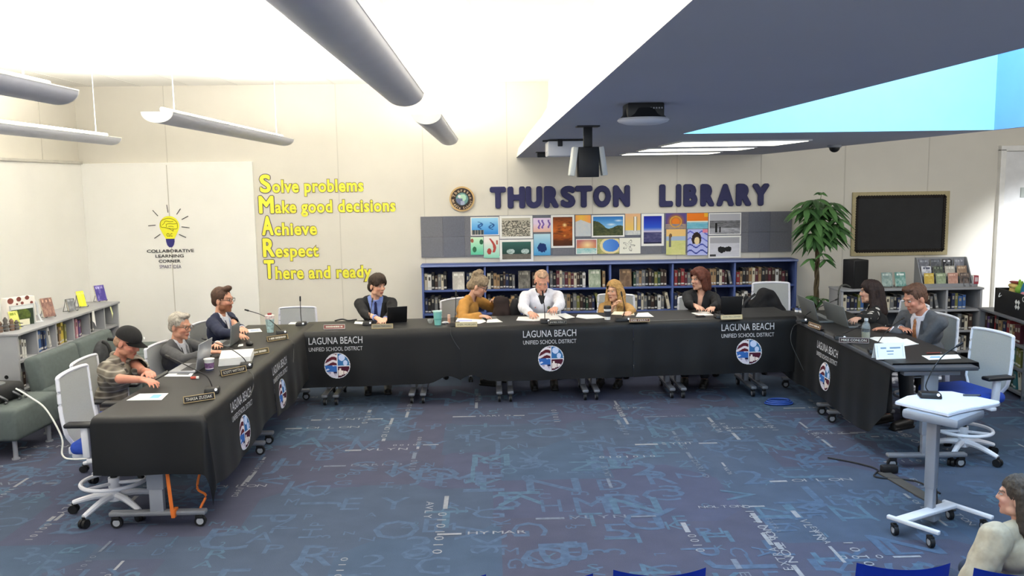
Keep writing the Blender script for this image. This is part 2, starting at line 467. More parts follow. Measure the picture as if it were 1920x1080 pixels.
# --- light bulb decal
c0 = wpt(319, 445, y=YB-.045)
YD = YB-.045
r = thing('wall_decal', 'light bulb wall decal with brain outline above the words COLLABORATIVE LEARNING CORNER', 'decal', c0)
k = YD/F/8.31                 # metres per pixel of the 8.31x zoom
def dp(x, y): return ((x-575)*k, (540-y)*k)
bm = B(); pts = []
for i in range(40):
    a = 2*PI*i/40; x, y = 575+148*math.cos(a), 365-148*math.sin(a)
    if y > 420: 
        t = (y-420)/93.; x = 575+(x-575)*(1-.25*t)+(12*t if x > 575 else -12*t)
    pts.append((x, y))
top = [(575+150*math.cos(a), 362-150*math.sin(a)) for a in [(-30+240*i/28)*PI/180 for i in range(29)]]
poly = top+[(470, 490), (510, 562), (640, 562), (680, 490)]
prism(bm, [dp(*p) for p in poly], .001, Matrix.Translation((0, -.001, 0)) @ rotm(PI/2)); obj('bulb_glass', bm, M('decal_yellow', 'f2ee35', .5, var=.02), r, False)
bm = B(); prism(bm, [dp(*p) for p in [(508, 562), (642, 562), (640, 610), (625, 660), (600, 692), (555, 694), (525, 660), (512, 610)]], .001, Matrix.Translation((0, -.001, 0)) @ rotm(PI/2))
obj('bulb_base', bm, M('decal_navy', '322f7c', .5, var=.02), r, False)
dk = M('decal_black', '2a2a2a', .5, var=0)
for (xa, ya, xb, yb) in [(555, 40, 566, 160), (335, 120, 410, 208), (760, 102, 697, 188), (870, 218, 770, 268), (255, 357, 365, 350), (760, 380, 880, 398), (428, 490, 335, 552), (715, 497, 818, 546)]:
    a, b = dp(xa, ya), dp(xb, yb)
    bm = B(); cyl(bm, (a[0], -.002, a[1]), (b[0], -.002, b[1]), .0045, n=6); obj('light_ray', bm, dk, r)
bm = B()
for ps in ([(440, 340), (450, 290), (510, 258), (570, 245), (640, 265), (690, 310), (700, 360), (690, 405), (640, 412), (560, 400), (500, 385), (450, 380), (440, 340)],
           [(470, 350), (500, 320), (520, 290), (590, 300), (640, 295)], [(530, 380), (530, 340), (580, 330), (640, 335), (690, 330)], [(560, 400), (610, 430), (630, 445), (625, 405)], [(560, 375), (600, 370), (640, 380)]):
    tube(bm, curve_pts([(dp(*p)[0], -.003, dp(*p)[1]) for p in ps], 4), .0028, 5)
obj('brain_outline', bm, M('decal_brown', '5e520f', .5, var=0), r)
for s, x0, x1, base, h, m, bd in [('CLC', 525, 615, 525, 50, 'decal_brown', .02), ('COLLABORATIVE', 208, 930, 772, 48, 'decal_black', .018), ('LEARNING', 335, 768, 850, 48, 'decal_black', .018), ('CORNER', 380, 715, 930, 48, 'decal_black', .018), ('SMART IDEA', 388, 720, 1018, 55, 'vinyl_purple', .0)]:
    a = dp(x0, base); bm = B(); text_into(bm, s, w=(x1-x0)*k, cap_h=h*k, origin=(a[0], -.0035, a[1]), bold=bd); obj('lettering', bm, _mats[m], r, False)

# --- round plaque
c0 = wpt(866.5, 373); R0 = 23.3*YW/F
r = thing('round_plaque', 'round wall plaque with gold rim and dark letter ring beside the library sign', 'plaque', c0)
mp = rotm(PI/2)
def disc(rad, y, name, m, thick=.004):
    bm = B(); cyl(bm, (0, y, 0), (0, y-thick, 0), rad, n=40); return obj(name, bm, m, r)
disc(R0, 0, 'rim', M('plaque_gold', 'c9a873', .5), .025); disc(R0*.87, -.025, 'ring', M('plaque_dark', '33231d', .5))
disc(R0*.53, -.029, 'inner_ring', M('plaque_teal_dark', '2f4a4a', .5))
bm = B()
def seal(u, v):
    x, y = u*2-1, v*2-1
    c = hx('6f9a97')
    if (x-.1)**2+(y-.2)**2 < .35: c = hx('b6dcc2')
    if y < .05 and x < .1: c = hx('6a7091')
    if y < -.3 and abs(x-.1) < .35: c = hx('a2abc4')
    if (x+.45)**2+(y-.45)**2 < .06: c = hx('e8e4e4')
    return c
paint_grid(bm, lambda u, v: ((u*2-1)*R0*.48, -.034, (v*2-1)*R0*.48), seal, 24, 24, lambda u, v: (u*2-1)**2+(v*2-1)**2 < 1); obj('seal_picture', bm, vcol_mat('picture_print'), r, False)
bm = B()
def ring_text(s, a0, a1, rad, h, flip=False):
    for i, ch in enumerate(s):
        if ch == ' ': continue
        a = math.radians(a0+(a1-a0)*i/(len(s)-1)); o = Vector((rad*math.cos(a), -.0305, rad*math.sin(a)))
        up = Vector((math.cos(a), 0, math.sin(a))); ux = Vector((math.sin(a), 0, -math.cos(a)))
        if flip: up, ux = -up, -ux
        text_into(bm, ch, cap_h=h, origin=o, ux=ux, uy=up, anchor='c', bold=.03, res=2)
ring_text('Thurston', 158, 5, R0*.58, R0*.24); ring_text('Middle School', 190, 345, R0*.82, R0*.2, True)
obj('ring_lettering', bm, M('plaque_letters', 'c9b08e', .5), r, False)

# --- pinboard
a, b = wpt(790.5, 483), wpt(1484.5, 397)
px0, px1, pz0, pz1 = a.x, b.x, 1.18, 1.703
r = thing('pinboard', 'long grey fabric pinboard above the blue bookcase, pictures pinned on it', 'pinboard', ((px0+px1)/2, YW, 0))
bm = B()
n = 17; w = (px1-px0)/n
for i in range(n):
    for j in range(2):
        box(bm, (px0+w*(i+.5)-(px0+px1)/2, -.01, pz0+(j+.5)*(pz1-pz0)/2), (w-.002, .02, (pz1-pz0)/2-.002), mi=(i*7+j*3+i//2) % 3)
obj('fabric_panel', bm, [M('tack_grey', '74757c', .95, var=.08, scale=60), M('tack_grey_b', '6b6e79', .95, var=.08, scale=60), M('tack_grey_c', '7a7a82', .95, var=.08, scale=60)], r, False)

# --- pictures
pic = vcol_mat('picture_print'); white = M('paper_white', 'f2f1ec', .6, var=.02)
def fbm(x, y): return .5*vnoise(x, y)+.3*vnoise(2.1*x, 2.1*y)+.2*vnoise(4.3*x, 4.3*y)
def p_dolphins(u, v):
    c = mix(hx('2f86d8'), hx('9fd6f2'), v*1.1)
    for cx, cy, s in ((.2, .5, 1), (.45, .6, -1), (.62, .45, 1), (.88, .55, -1)):
        d = abs((u-cx)-s*1.6*(v-cy)**2*3-.05*s); 
        if d < .035 and abs(v-cy) < .17: c = hx('2a5f9e')
    if v < .27 and u < .45: c = mix(hx('3a4650'), hx('8d8a80'), 1 if math.sin(u*60) > .2 else 0)
    return c
def p_crowd(u, v):
    g = .25+.65*fbm(u*14, v*20); g = g*.6+.4*(1 if fbm(u*26+5, v*30) > .5 else .1)
    if v > .85: g = .75
    return (g, g*.97, g*.88)
def p_seahorse(u, v):
    c = mix(hx('e8b9a0'), hx('e7d3ea'), v*1.6)
    for cx in (.35, .55, .9):
        if abs(u-cx-.04*math.sin(v*14)) < .05 and .2+.1*cx < v < .85: c = hx('7a5aa8')
    return c
def p_sunset(u, v):
    c = mix(hx('5a2a10'), hx('c9661a'), 1-abs(v-.55)*1.6); c = mix(c, hx('3a1a0c'), max(0, (fbm(u*3, v*14)-.45)*2))
    d = ((u-.6)**2+((v-.72)*1.6)**2)**.5; c = mix(hx('fff0b0'), c, d*7)
    d = ((u-.6)**2+((v-.35)*2)**2)**.5; c = mix(hx('ffc060'), c, d*8+.2)
    if v < .2: c = mix(c, hx('4a2208'), .7)
    return c
def p_cliff(u, v):
    if v > .78-.28*abs(u-.35): return mix(hx('f2a35a'), hx('f0c050'), 1-abs(u-.4)*2)
    return mix(hx('d9d5cf'), hx('bfcad2'), fbm(u*8, v*8))
def p_hills(u, v):
    ridge = .45+.32*max(0, 1-u*2.2)+.08*math.sin(u*9)
    if v > ridge:
        c = mix(hx('8fc6ea'), hx('1f6fc0'), (v-.4)*1.5); return mix(c, hx('f3f7fb'), max(0, 1-((u-.6)**2*14+(v-.58)**2*60)**.5*1.5)+max(0, 1-((u-.85)**2*20+(v-.78)**2*120)**.5*1.3))
    return mix(hx('20301c'), hx('6a6c44'), fbm(u*14, v*14)*1.1)
def p_lighthouse(u, v):
    c = mix(hx('f1d05a'), hx('e8b58a'), v)
    if v < .22: c = mix(hx('9fa9b5'), hx('e9e6da'), fbm(u*10, v*10))
    if .55 < u < .78 and .2 < v < .85: c = hx('efe9de') if .6 < u < .73 else hx('8a7a5a')
    return c
def p_night(u, v):
    if v > .42: return mix(hx('d8c9d8'), mix(hx('2f62d6'), hx('0f1f9e'), (v-.5)*2), (v-.42)*6)
    return mix(hx('3a3a68'), hx('8a8aa6'), max(0, fbm(u*4, v*30)-.3)) if v > .05 else hx('1d1d3c')
def p_purple(u, v):
    d = ((u-.5)**2+((v-.45)*.8)**2)**.5
    c = mix(hx('e8821f'), hx('5a4a8a'), (d-.15)*3.2)
    if v < .3: c = mix(hx('6d6a8c'), hx('c9a97a'), fbm(u*9, v*20))
    if .25 < d < .3: c = hx('d9a33a')
    return c
def p_orange(u, v):
    if u > .82 and v > .75: return hx('f2b632')
    if v > .5: return hx('f07f1a')
    if v > .42: return hx('e9e3d2')
    return mix(hx('4fa8c2'), hx('9fd0dc'), fbm(u*6, v*20))
def p_bwbeach(u, v):
    if v > .66: g = .72
    elif v > .3: g = .3+.3*fbm(u*10, v*30)
    else: g = .85-.4*fbm(u*8, v*20)
    if abs(u-.22) < .035 and .08 < v < .56: g = .05
    if abs(u-.35) < .022 and .08 < v < .36: g = .05
    return (g, g, g*1.03)
def p_turtles(u, v):
    c = mix(hx('5fc9a2'), hx('d9f2d0'), v)
    for cx, cy, r_ in ((.85, .72, .15), (.3, .3, .16), (.12, .8, .12)):
        if ((u-cx)**2+(v-cy)**2) < r_**2: c = hx('2f6a4a') if cx > .2 else hx('a4604a')
    return c
def p_koi(u, v):
    c = mix(hx('8fd6b8'), hx('f3efe8'), v*1.3)
    x = .35+.35*math.sin(v*3.4)
    if abs(u-x) < .1*(1-abs(v-.5)) and .25 < v < .88: c = hx('b24a42')
    if ((u-.35)**2+(v-.3)**2) < .02: c = hx('a8423c')
    if abs(u-.85) < .06 and .62 < v < .8: c = hx('b86a5a')
    return c
def p_darkwater(u, v):
    c = mix(hx('16302c'), hx('3f6f66'), v*.9)
    if v < .3: c = mix(hx('5a5650'), hx('7a756c'), fbm(u*9, v*9))
    for cx in (.3, .8):
        d = ((u-cx)**2*2+(v-.45)**2*2)**.5
        if d < .2: c = mix(hx('e3ece9'), hx('6f8f88'), fbm(u*18, v*18))
    return c
def p_ship(u, v):
    c = mix(hx('4a9ad0'), hx('bfe0ea'), v)
    d = ((u-.5)**2+((v-.38)*1.2)**2)**.5
    if d < .3*(.6+.6*fbm(u*9, v*9)): c = hx('12306a')
    return c
def p_seasunset(u, v):
    if v < .4: return mix(hx('5fb4b4'), hx('f2f0e6'), fbm(u*7, v*16)*1.1)
    d = ((u-.55)**2+(v-.62)**2)**.5
    return mix(hx('ffe9a8'), mix(hx('e8925a'), hx('b06a7a'), v-.2), d*2.2)
def p_bay(u, v):
    d = ((u-.62)**2+((v-.55)*.9)**2)**.5
    if d < .38: return mix(hx('6fa8ec'), hx('3f78d0'), u)
    if d < .5: return hx('e9dca4')
    return mix(hx('7c8a4a'), hx('d9c88a'), fbm(u*9, v*9))
def p_star(u, v):
    a = math.atan2(v-.52, u-.45); d = ((u-.45)**2*1.6+(v-.52)**2)**.5; rr = .22+.14*math.cos(5*a)
    return hx('8d8d80') if abs(d-rr) < .025 or (d < rr and hsh(int(u*40), int(v*30)) > .8) else hx('f2f0e0')
def p_girl(u, v):
    c = mix(hx('e9d98a'), hx('f0c27a'), v) if v > .72 else (hx('a9bcd6') if v > .55 else mix(hx('c9cf7a'), hx('e2dc9a'), fbm(u*6, v*12)))
    if abs(u-.2) < .06 and .3 < v < .72: c = hx('6a6a6a')
    if ((u-.22)**2+(v-.75)**2) < .006: c = hx('7a5a3a')
    return c
def p_swimmer(u, v):
    c = hx('b9bff0'); w = .06*math.sin(u*11)
    for h, q in ((.14, '2f3f9a'), (.36, '3a4aa8'), (.6, '6f78d8'), (.85, '5a5fc8')):
        if abs(v-h-w) < .028: c = hx(q)
    d = ((u-.45)**2+((v-.62)*.9)**2)**.5
    if d < .24 and v > .45: c = hx('2a1a1c')
    if ((u-.47)**2+((v-.56)*.9)**2)**.5 < .13: c = hx('f0d9a8')
    if u > .75 and v > .85: c = hx('e88aa0')
    return c
def p_surf(u, v):
    g = .78+.1*fbm(u*6, v*20)
    if v > .7: g = .68
    for cx, cy, s in ((.4, .35, .14), (.62, .38, .12)):
        if ((u-cx)**2+(v-cy)**2*.7) < s**2*(.5+fbm(u*16, v*16)): g = .1
    if v < .1 and u < .2: g = .25
    return (g, g, g*1.03)
ART = [('dolphins', 882.8, 406.5, 935.6, 442, p_dolphins, .012, 'blue painting of leaping dolphins at the far end of the pinboard'),
 ('crowd', 937, 404, 998.4, 448, p_crowd, .03, 'white bordered black and white photograph of a rocky shore, above dark water photograph'),
 ('seahorse', 999.8, 408.4, 1032.8, 435.4, p_seahorse, 0, 'small pink drawing with violet seahorses on the pinboard'),
 ('sunset', 1033.5, 402.8, 1076.8, 465, p_sunset, .025, 'tall orange sunset photograph in a white border on the pinboard'),
 ('cliff', 1079, 403, 1107.8, 443.4, p_cliff, 0, 'small drawing of pale cliff under an orange sky'),
 ('hills', 1109.3, 402.6, 1171.1, 445, p_hills, .02, 'landscape photograph of green hills under blue sky on the pinboard'),
 ('lighthouse', 1172.3, 400.3, 1201, 440.9, p_lighthouse, 0, 'small painting of a white lighthouse on yellow sky'),
 ('night', 1202.5, 400.3, 1245.2, 461.5, p_night, .03, 'tall photograph of deep blue dusk sea in wide white border'),
 ('purple', 1248, 399.6, 1286.4, 429, p_purple, 0, 'purple painting with orange sun above the girl drawing'),
 ('orange', 1288, 399.2, 1327.7, 429, p_orange, 0, 'painting of flat orange sky over turquoise sea'),
 ('bwbeach', 1328.6, 398.7, 1390, 440.9, p_bwbeach, .012, 'black and white photograph of two figures standing by the sea'),
 ('turtles', 883, 444.4, 906, 477.8, p_turtles, 0, 'small green painting of turtles under the dolphin painting'),
 ('koi', 907.5, 442.5, 936, 483.8, p_koi, 0, 'pale painting with one long red fish on green'),
 ('darkwater', 937.5, 448.5, 999.8, 491, p_darkwater, .03, 'white bordered photograph of dark green water with white splashes'),
 ('ship', 1001, 438.4, 1032, 479, p_ship, 0, 'small blue painting with a dark navy shape under the seahorse drawing'),
 ('seasunset', 1080, 447.8, 1119.4, 477, p_seasunset, .01, 'painting of glowing sunset over turquoise waves under the cliff drawing'),
 ('bay', 1120, 447.3, 1160.8, 476, p_bay, 0, 'painting of a round blue bay ringed by sand'),
 ('star', 1161.5, 445.7, 1201, 476, p_star, 0, 'pencil drawing of a starfish on cream paper'),
 ('girl', 1249, 429.4, 1285.7, 478, p_girl, 0, 'yellow green painting of a girl standing on the beach'),
 ('swimmer', 1288.7, 429.4, 1327, 479, p_swimmer, 0, 'painting of a dark haired swimmer among violet waves'),
 ('surf', 1328, 441.6, 1389.6, 484, p_surf, .02, 'black and white photograph of surfers in foam, beneath another photograph')]
for i, (k_, x0, y0, x1, y1, fn, bd, lab) in enumerate(ART):
    yy = YW-.022-.0015*(i % 4)
    a, b = at(x0, y1, y=yy), at(x1, y0, y=yy); w, h = b.x-a.x, b.z-a.z
    photo = bd >= .015
    r = thing('pinned_photograph' if photo else 'pinned_painting', lab, 'picture', ((a.x+b.x)/2, yy, a.z), group='student pictures on the pinboard')
    bm = B(); box(bm, (0, 0, h/2), (w, .0014, h)); obj('paper', bm, white, r, False)
    bm = B(); paint_grid(bm, lambda u, v: (-w/2+bd+u*(w-2*bd), -.0015, bd+v*(h-2*bd)), fn, 44, 36); obj('picture', bm, pic, r, False)

# --- black notice board with scalloped border
a, b = wpt(1597.5, 478), wpt(1773, 361)
x0, x1, z0, z1 = 4.712, 5.985, 1.105, 1.933
r = thing('notice_board', 'empty black notice board with scalloped border in tan frame', 'board', ((x0+x1)/2, YW, z0))
W, H_ = x1-x0, z1-z0; f = .062
bm = B()
for c, s in (((0, -.012, f/2), (W, .024, f)), ((0, -.012, H_-f/2), (W, .024, f)), ((-W/2+f/2, -.012, H_/2), (f, .024, H_-2*f)), ((W/2-f/2, -.012, H_/2), (f, .024, H_-2*f))): box(bm, c, s, bev=.003)
obj('frame', bm, M('board_tan', 'b5a77f', .6, var=.08, scale=30), r, False)
bm = B(); box(bm, (0, -.006, H_/2), (W-2*f, .012, H_-2*f)); obj('black_panel', bm, M('board_black', '2b2b2c', .8, var=.1, scale=6), r, False)
bm = B(); g = M('scallop_dark', '241e1a', .8, var=.2)
nx, nz = 34, 21
for i in range(nx):
    for zz in (f, H_-f): cyl(bm, (-W/2+f+(i+.5)*(W-2*f)/nx, -.026, zz), (-W/2+f+(i+.5)*(W-2*f)/nx, -.012, zz), .021, n=12)
for i in range(nz):
    for xx in (-W/2+f, W/2-f): cyl(bm, (xx, -.026, f+(i+.5)*(H_-2*f)/nz), (xx, -.012, f+(i+.5)*(H_-2*f)/nz), .021, n=12)
obj('scalloped_border', bm, g, r)

# --- small things on the wall
o = tag(obj('fire_alarm_box', box(B(), (0, 0, 0), (.085, .05, .1), bev=.006), M('alarm_red', 'b04a55', .4), loc=(6.13, YW-.03, .96)), 'small red and white alarm box on the wall near the door', 'alarm')
obj('face_plate', box(B(), (0, -.027, .012), (.05, .006, .05), bev=.002), white, o)

# ================================================================== CEILING FIXTURES
pend_m = M('pendant_grey', 'b9bbc6', .45, .2, var=.03); pend_w = M('pendant_white', 'f2f1ec', .4, var=.02)
glow = M('pendant_tube_glow', 'fff6e6', .5, var=0, emit=14.)
cab = M('cable_grey', 'd9d6cf', .5, var=0)
def pendant(x, y0, y1, zb, label):
    r = thing('pendant_light', label, 'light', (x, (y0+y1)/2, zb), group='long pendant lights')
    L = y1-y0; n = 14; bm = B(); hw, hh = .115, .075
    sec = [(-hw*math.cos(PI*i/n), hh*(1-math.sin(PI*i/n))) for i in range(n+1)]
    inn = [(p[0]*.93, p[1]+.006) for p in sec[::-1]]
    pl = sec+inn
    prism(bm, pl, L, Matrix.Translation((0, L/2, 0)) @ rotm(PI/2)); obj('housing', bm, pend_m, r)
    for s in (-1, 1):
        bm = B(); prism(bm, sec, .012, Matrix.Translation((0, s*L/2+.006, 0)) @ rotm(PI/2)); obj('end_cap', bm, pend_w, r)
    bm = B(); box(bm, (0, 0, hh+.002), (hw*2.06, L, .008), bev=.002); obj('top_rim', bm, pend_w, r)
    bm = B(); cyl(bm, (0, -L/2+.1, hh+.03), (0, L/2-.1, hh+.03), .016, n=10); obj('tube', bm, glow, r)
    for s in (-1, 1):
        bm = B(); cyl(bm, (0, s*(L/2-.35), hh), (0, s*(L/2-.35), CZ-zb), .004, n=6); obj('cable', bm, cab, r)
    la = bpy.data.lights.new('pendant_uplight', 'AREA'); la.shape = 'RECTANGLE'; la.size = .18; la.size_y = L*.95; la.energy = 20*L; la.color = (1, .97, .9)
    lo = bpy.data.objects.new('pendant_uplight', la); COL.objects.link(lo); lo.parent = r; lo.location = (0, 0, hh+.05); lo.rotation_euler = (PI, 0, 0)
zp = 2.58
pendant(-.49, 1.55, 5.3, zp, 'long grey pendant light overhead, largest of the pendants')
pendant(-.47, 6.9, 10.75, zp, 'pendant light hanging above the young man in black suit')
pendant(-2.36, 6.4, 10.3, zp, 'pendant light hanging in front of the light bulb decal')
pendant(-2.36, 1.1, 4.95, zp, 'pendant light cut off by the photo edge, lower curved side showing, nearer of two')
pendant(-4.05, 5.6, 9.6, zp, 'thin looking pendant light over the low grey bookcase and sofa')

blk = M('plastic_black', '17181a', .45, var=.05); wht = M('plastic_white', 'dfe0e2', .4, var=.02); gry = M('plastic_grey', '8d9096', .5)
p = at(1206, 195, z=SZ)
r = thing('ceiling_projector', 'black ceiling mounted projector with rounded white underside on the grey soffit', 'projector', (p.x, p.y, SZ))
bm = B(); box(bm, (0, 0, -.03), (.15, .14, .06), bev=.006); obj('housing', bm, blk, r)
bm = B(); lathe(bm, [(.02, -.085), (.07, -.083), (.1, -.074), (.108, -.066), (.1, -.058)], n=28)
obj('white_dish', bm, wht, r)
bm = B(); lathe(bm, [(.1, -.062), (.085, -.045), (.076, -.02)], n=28); obj('collar', bm, blk, r)
bm = B()
for i in range(5): box(bm, (.02+.011*i, -.0705, -.022), (.006, .004, .006))
obj('port_row', bm, gry, r)
p = at(1102, 236, z=SZ)
r = thing('ceiling_speaker', 'black speaker box with white side wings hanging from a ceiling mount', 'speaker', (p.x, p.y, SZ))
bm = B(); box(bm, (0, 0, -.004), (.13, .1, .008), bev=.002); obj('mount_plate', bm, blk, r)
bm = B(); box(bm, (0, 0, -.07), (.05, .03, .13), bev=.003); obj('post', bm, blk, r)
bm = B(); box(bm, (.0, 0, -.205), (.118, .1, .17), bev=.004); obj('housing', bm, blk, r)
for s in (-1, 1):
    bm = B(); box(bm, (s*.083, .01, -.2), (.03, .12, .165), rot=(0, s*-.14, 0), bev=.006); obj('side_wing', bm, M('speaker_wing', 'c9ccc6', .5), r)
p = at(1062, 262, z=SZ)
r = thing('ceiling_projector', 'white boxy projector mounted under the soffit behind the hanging speaker', 'projector', (p.x, p.y, SZ))
bm = B(); box(bm, (0, 0, -.07), (.3, .3, .11), bev=.01); obj('housing', bm, wht, r)
bm = B(); box(bm, (0, 0, -.008), (.36, .02, .012)); obj('mount_bar', bm, blk, r)
bm = B(); box(bm, (-.06, -.152, -.03), (.035, .02, .05), bev=.004); obj('lens_block', bm, blk, r)
bm = B(); box(bm, (-.13, -.06, -.1), (.05, .1, .02), rot=(0, .5, 0)); obj('side_flap', bm, wht, r)
p = at(1018, 285, z=SZ)
tag(obj('ceiling_sensor', box(box(B(), (0, 0, -.03), (.12, .12, .05), bev=.008), (0, 0, -.004), (.15, .15, .008)), blk, loc=(p.x, p.y, SZ)), 'small flat black box under the soffit edge by the white projector', 'sensor')
p = at(1565, 272, z=SZ)
r = thing('dome_camera', 'dark dome camera under the soffit near its far corner', 'camera', (p.x, p.y, SZ))
bm = B(); lathe(bm, [(.065, 0), (.065, -.02), (.055, -.025)], n=24); obj('base', bm, gry, r)
bm = B(); ell(bm, (0, 0, -.025), (.05, .05, .045), u=20, v=12); obj('dome', bm, blk, r)
tg = M('troffer_glow', 'fffce8', .5, var=0, emit=3.2)
for i, (y0, y1, d) in enumerate(((7.05, 7.95, 'nearest the skylight'), (8.5, 9.15, 'middle of three'), (9.75, 10.3, 'nearest the back wall'))):
    r = thing('ceiling_panel_light', 'flat rectangular ceiling light in the soffit, %s' % d, 'light', (2.09, (y0+y1)/2, SZ), group='flat soffit lights')
    bm = B(); box(bm, (0, 0, -.006), (1.08, y1-y0, .012), bev=.002); obj('frame', bm, wht, r)
    bm = B(); box(bm, (0, 0, -.0135), (1.03, y1-y0-.05, .004)); obj('diffuser', bm, tg, r)
    la = bpy.data.lights.new('panel_light', 'AREA'); la.shape = 'RECTANGLE'; la.size = 1.0; la.size_y = y1-y0; la.energy = 9; la.color = (1, .97, .92)
    lo = bpy.data.objects.new('panel_light', la); COL.objects.link(lo); lo.parent = r; lo.location = (0, 0, -.03)
# ================================================================== BOOKCASES AND BOOKS
spine_white = M('spine_label', 'c4c2bc', .6, var=0); pages = M('page_edges', 'd8d0bd', .8, var=0)
BC = [('black', '1d1d21'), ('dark brown', '3b2a24'), ('maroon', '5a2630'), ('navy', '232c4c'), ('grey', '6d6e70'), ('cream', 'cfc6ae'), ('white', 'dcdad4'), ('red', '8e2f33'),
      ('tan', '9c7f5c'), ('dark green', '2c4436'), ('blue', '3c5f96'), ('teal', '3f7275'), ('olive', '77763e'), ('purple', '5b4376'), ('pink', 'c48e98'), ('yellow', 'c9b24b')]
def book_mesh(colname, hexc):
    m = M('book_cover_'+colname.replace(' ', '_'), hexc, .5, var=.12, scale=30)
    bm = B()
    box(bm, (-.46, 0, .5), (.08, 1, 1)); box(bm, (.46, 0, .5), (.08, 1, 1)); box(bm, (0, -.48, .5), (.92, .04, 1))
    box(bm, (0, .0, .5), (.84, .94, .96), mi=1)
    box(bm, (0, -.503, .13), (.8, .008, .1), mi=2)
    box(bm, (0, -.503, .72), (.5, .006, .22), mi=3)
    me = bpy.data.meshes.new('book'); bm.to_mesh(me); bm.free()
    ti = M('book_title_'+('dark' if colname in ('cream', 'white', 'yellow', 'pink', 'tan') else 'pale'), '4a443c' if colname in ('cream', 'white', 'yellow', 'pink', 'tan') else '9a9484', .5, var=0)
    for x in (m, pages, spine_white, ti): me.materials.append(x)
    return me
BM = {n: book_mesh(n, h) for n, h in BC}
nbooks = 0
def put_book(col, parentless_loc, w, d, h, rz, lean, label, group):
    global nbooks
    o = bpy.data.objects.new('book', BM[col]); COL.objects.link(o)
    o.location = parentless_loc; o.scale = (w, d, h); o.rotation_euler = Euler((0, lean, rz), 'XYZ')
    tag(o, label, 'book', group); nbooks += 1
def fill_shelf(rng, org, ux, length, z, hmin, hmax, depth, palette, where, group, wmin=.022, wmax=.04, gap=.2, leanp=.25):
    """row of books: org = front left corner of the shelf, ux = unit direction along the shelf, front faces away from (ux rotated +90)"""
    ux = Vector(ux).normalized(); uy = Vector((-ux.y, ux.x, 0)); rz = math.atan2(ux.y, ux.x)
    x = .012; i = 0
    end = length*(1-gap*rng.random())
    while True:
        w = rng.uniform(wmin, wmax); h = rng.uniform(hmin, hmax)
        if x+w > end-.01 or i >= 26: break
        lean = 0.
        col = rng.choice(palette)
        if i > 0 and x+w+h*.16 > end-.01 and rng.random() < leanp: lean = -.2; x += .0
        p = Vector(org)+ux*(x+w/2)+uy*(depth/2+.02+rng.uniform(0, .02)); p.z = z
        if lean: p += ux*(h*.2); p.z += .004+w/2*.2; x += h*.2
        put_book(col, p, w*.96, depth, h, rz, lean, '%s book, %s %s' % (col, ORD[i], where), group)
        x += w; i += 1
def bookcase(name, label, loc, rotz, L, D, H, nb, shelves, mat, matd, top_t=.03, back=True, edge=None):
    """local: x along 0..L, front at y=0, back at y=D"""
    r = thing(name, label, 'bookcase', loc, rotz)
    t = .025
    bm = B(); box(bm, (L/2, D/2-.008, H-top_t/2), (L+.02, D+.016, top_t), bev=.004); obj('top', bm, mat, r)
    for x in (t/2, L-t/2):
        bm = B(); box(bm, (x, D/2, (H-top_t)/2), (t, D, H-top_t), bev=.002); obj('side_panel', bm, mat, r)
    for i in range(1, nb):
        bm = B(); box(bm, (L*i/nb, D/2+.002, (H-top_t)/2), (t, D-.004, H-top_t), bev=.002); obj('divider', bm, mat, r)
    for z in shelves:
        bm = B(); box(bm, (L/2, D/2+.004, z-.0125), (L-2*t, D-.008, .025), bev=.002); obj('shelf', bm, mat, r)
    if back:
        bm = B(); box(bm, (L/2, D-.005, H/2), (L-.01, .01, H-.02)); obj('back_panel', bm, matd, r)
    if edge:
        bm = B(); box(bm, (L/2, -.018, H-.012), (L+.02, .006, .016)); obj('top_edge_strip', bm, edge, r)
    return r
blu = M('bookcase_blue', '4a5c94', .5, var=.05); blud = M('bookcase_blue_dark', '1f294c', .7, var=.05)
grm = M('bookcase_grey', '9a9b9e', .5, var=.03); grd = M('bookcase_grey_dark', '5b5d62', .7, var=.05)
rng = random.Random(21)
# --- blue bookcase along the back wall
x0, x1 = -.854, 3.91; D = .27; yf = 10.9
bookcase('bookcase', 'low blue wooden bookcase full of books below the pinboard', (x0, yf, 0), 0, x1-x0, D, 1.105, 6, [.785, .485, .17], blu, blud, edge=M('bookcase_edge_pale', '8f9cc4', .5, var=0))
dark = ['black']*5+['dark brown']*3+['maroon']*2+['navy']*3+['grey']*2+['cream', 'white', 'dark green', 'tan', 'teal']
red = ['maroon']*4+['cream']+['white']+['dark brown']*4+['tan']*2+['black']*4+['red']*2+['olive', 'grey']
mixp = ['black']*5+['grey']*3+['white']+['cream']+['dark brown']*2+['navy']*2+['tan', 'maroon', 'dark green', 'olive']
bay = (x1-x0)/6
disp = {(0, 0): .36, (1, 0): .40, (2, 0): .5, (3, 0): .1}
for b in range(6):
    for s, z in enumerate((.785, .485)):
        pal = [dark, dark, red, mixp, red, red][b] if s == 0 else mixp
        xs = x0+b*bay+.016; L = bay-.03
        wh = 'on %s shelf of bay %s in blue bookcase' % (('upper', 'lower')[s], ('one', 'two', 'three', 'four', 'five', 'six')[b])
        gr = 'books on the %s shelf of the blue bookcase' % ('upper', 'lower')[s]
        if (b, s) in disp:      # leave room for the face-out book
            dx = disp[(b, s)]
            n0 = nbooks
            if dx > .2: fill_shelf(rng, (xs, yf+.02, 0), (1, 0, 0), dx-.01, z, .17, .225, .16, pal, wh, gr, gap=.02, wmin=.030, wmax=.048)
            fill_shelf(rng, (xs+dx+.17, yf+.02, 0), (1, 0, 0), L-dx-.17, z, .17, .225, .16, pal, wh.replace('on ', 'past the face-out cover, ', 1), gr, gap=.04, wmin=.030, wmax=.048)
        else:
            fill_shelf(rng, (xs, yf+.02, 0), (1, 0, 0), L, z, .16, .22, .16, pal, wh, gr, gap=.25 if s else .1, wmin=.032, wmax=.05, leanp=.8)
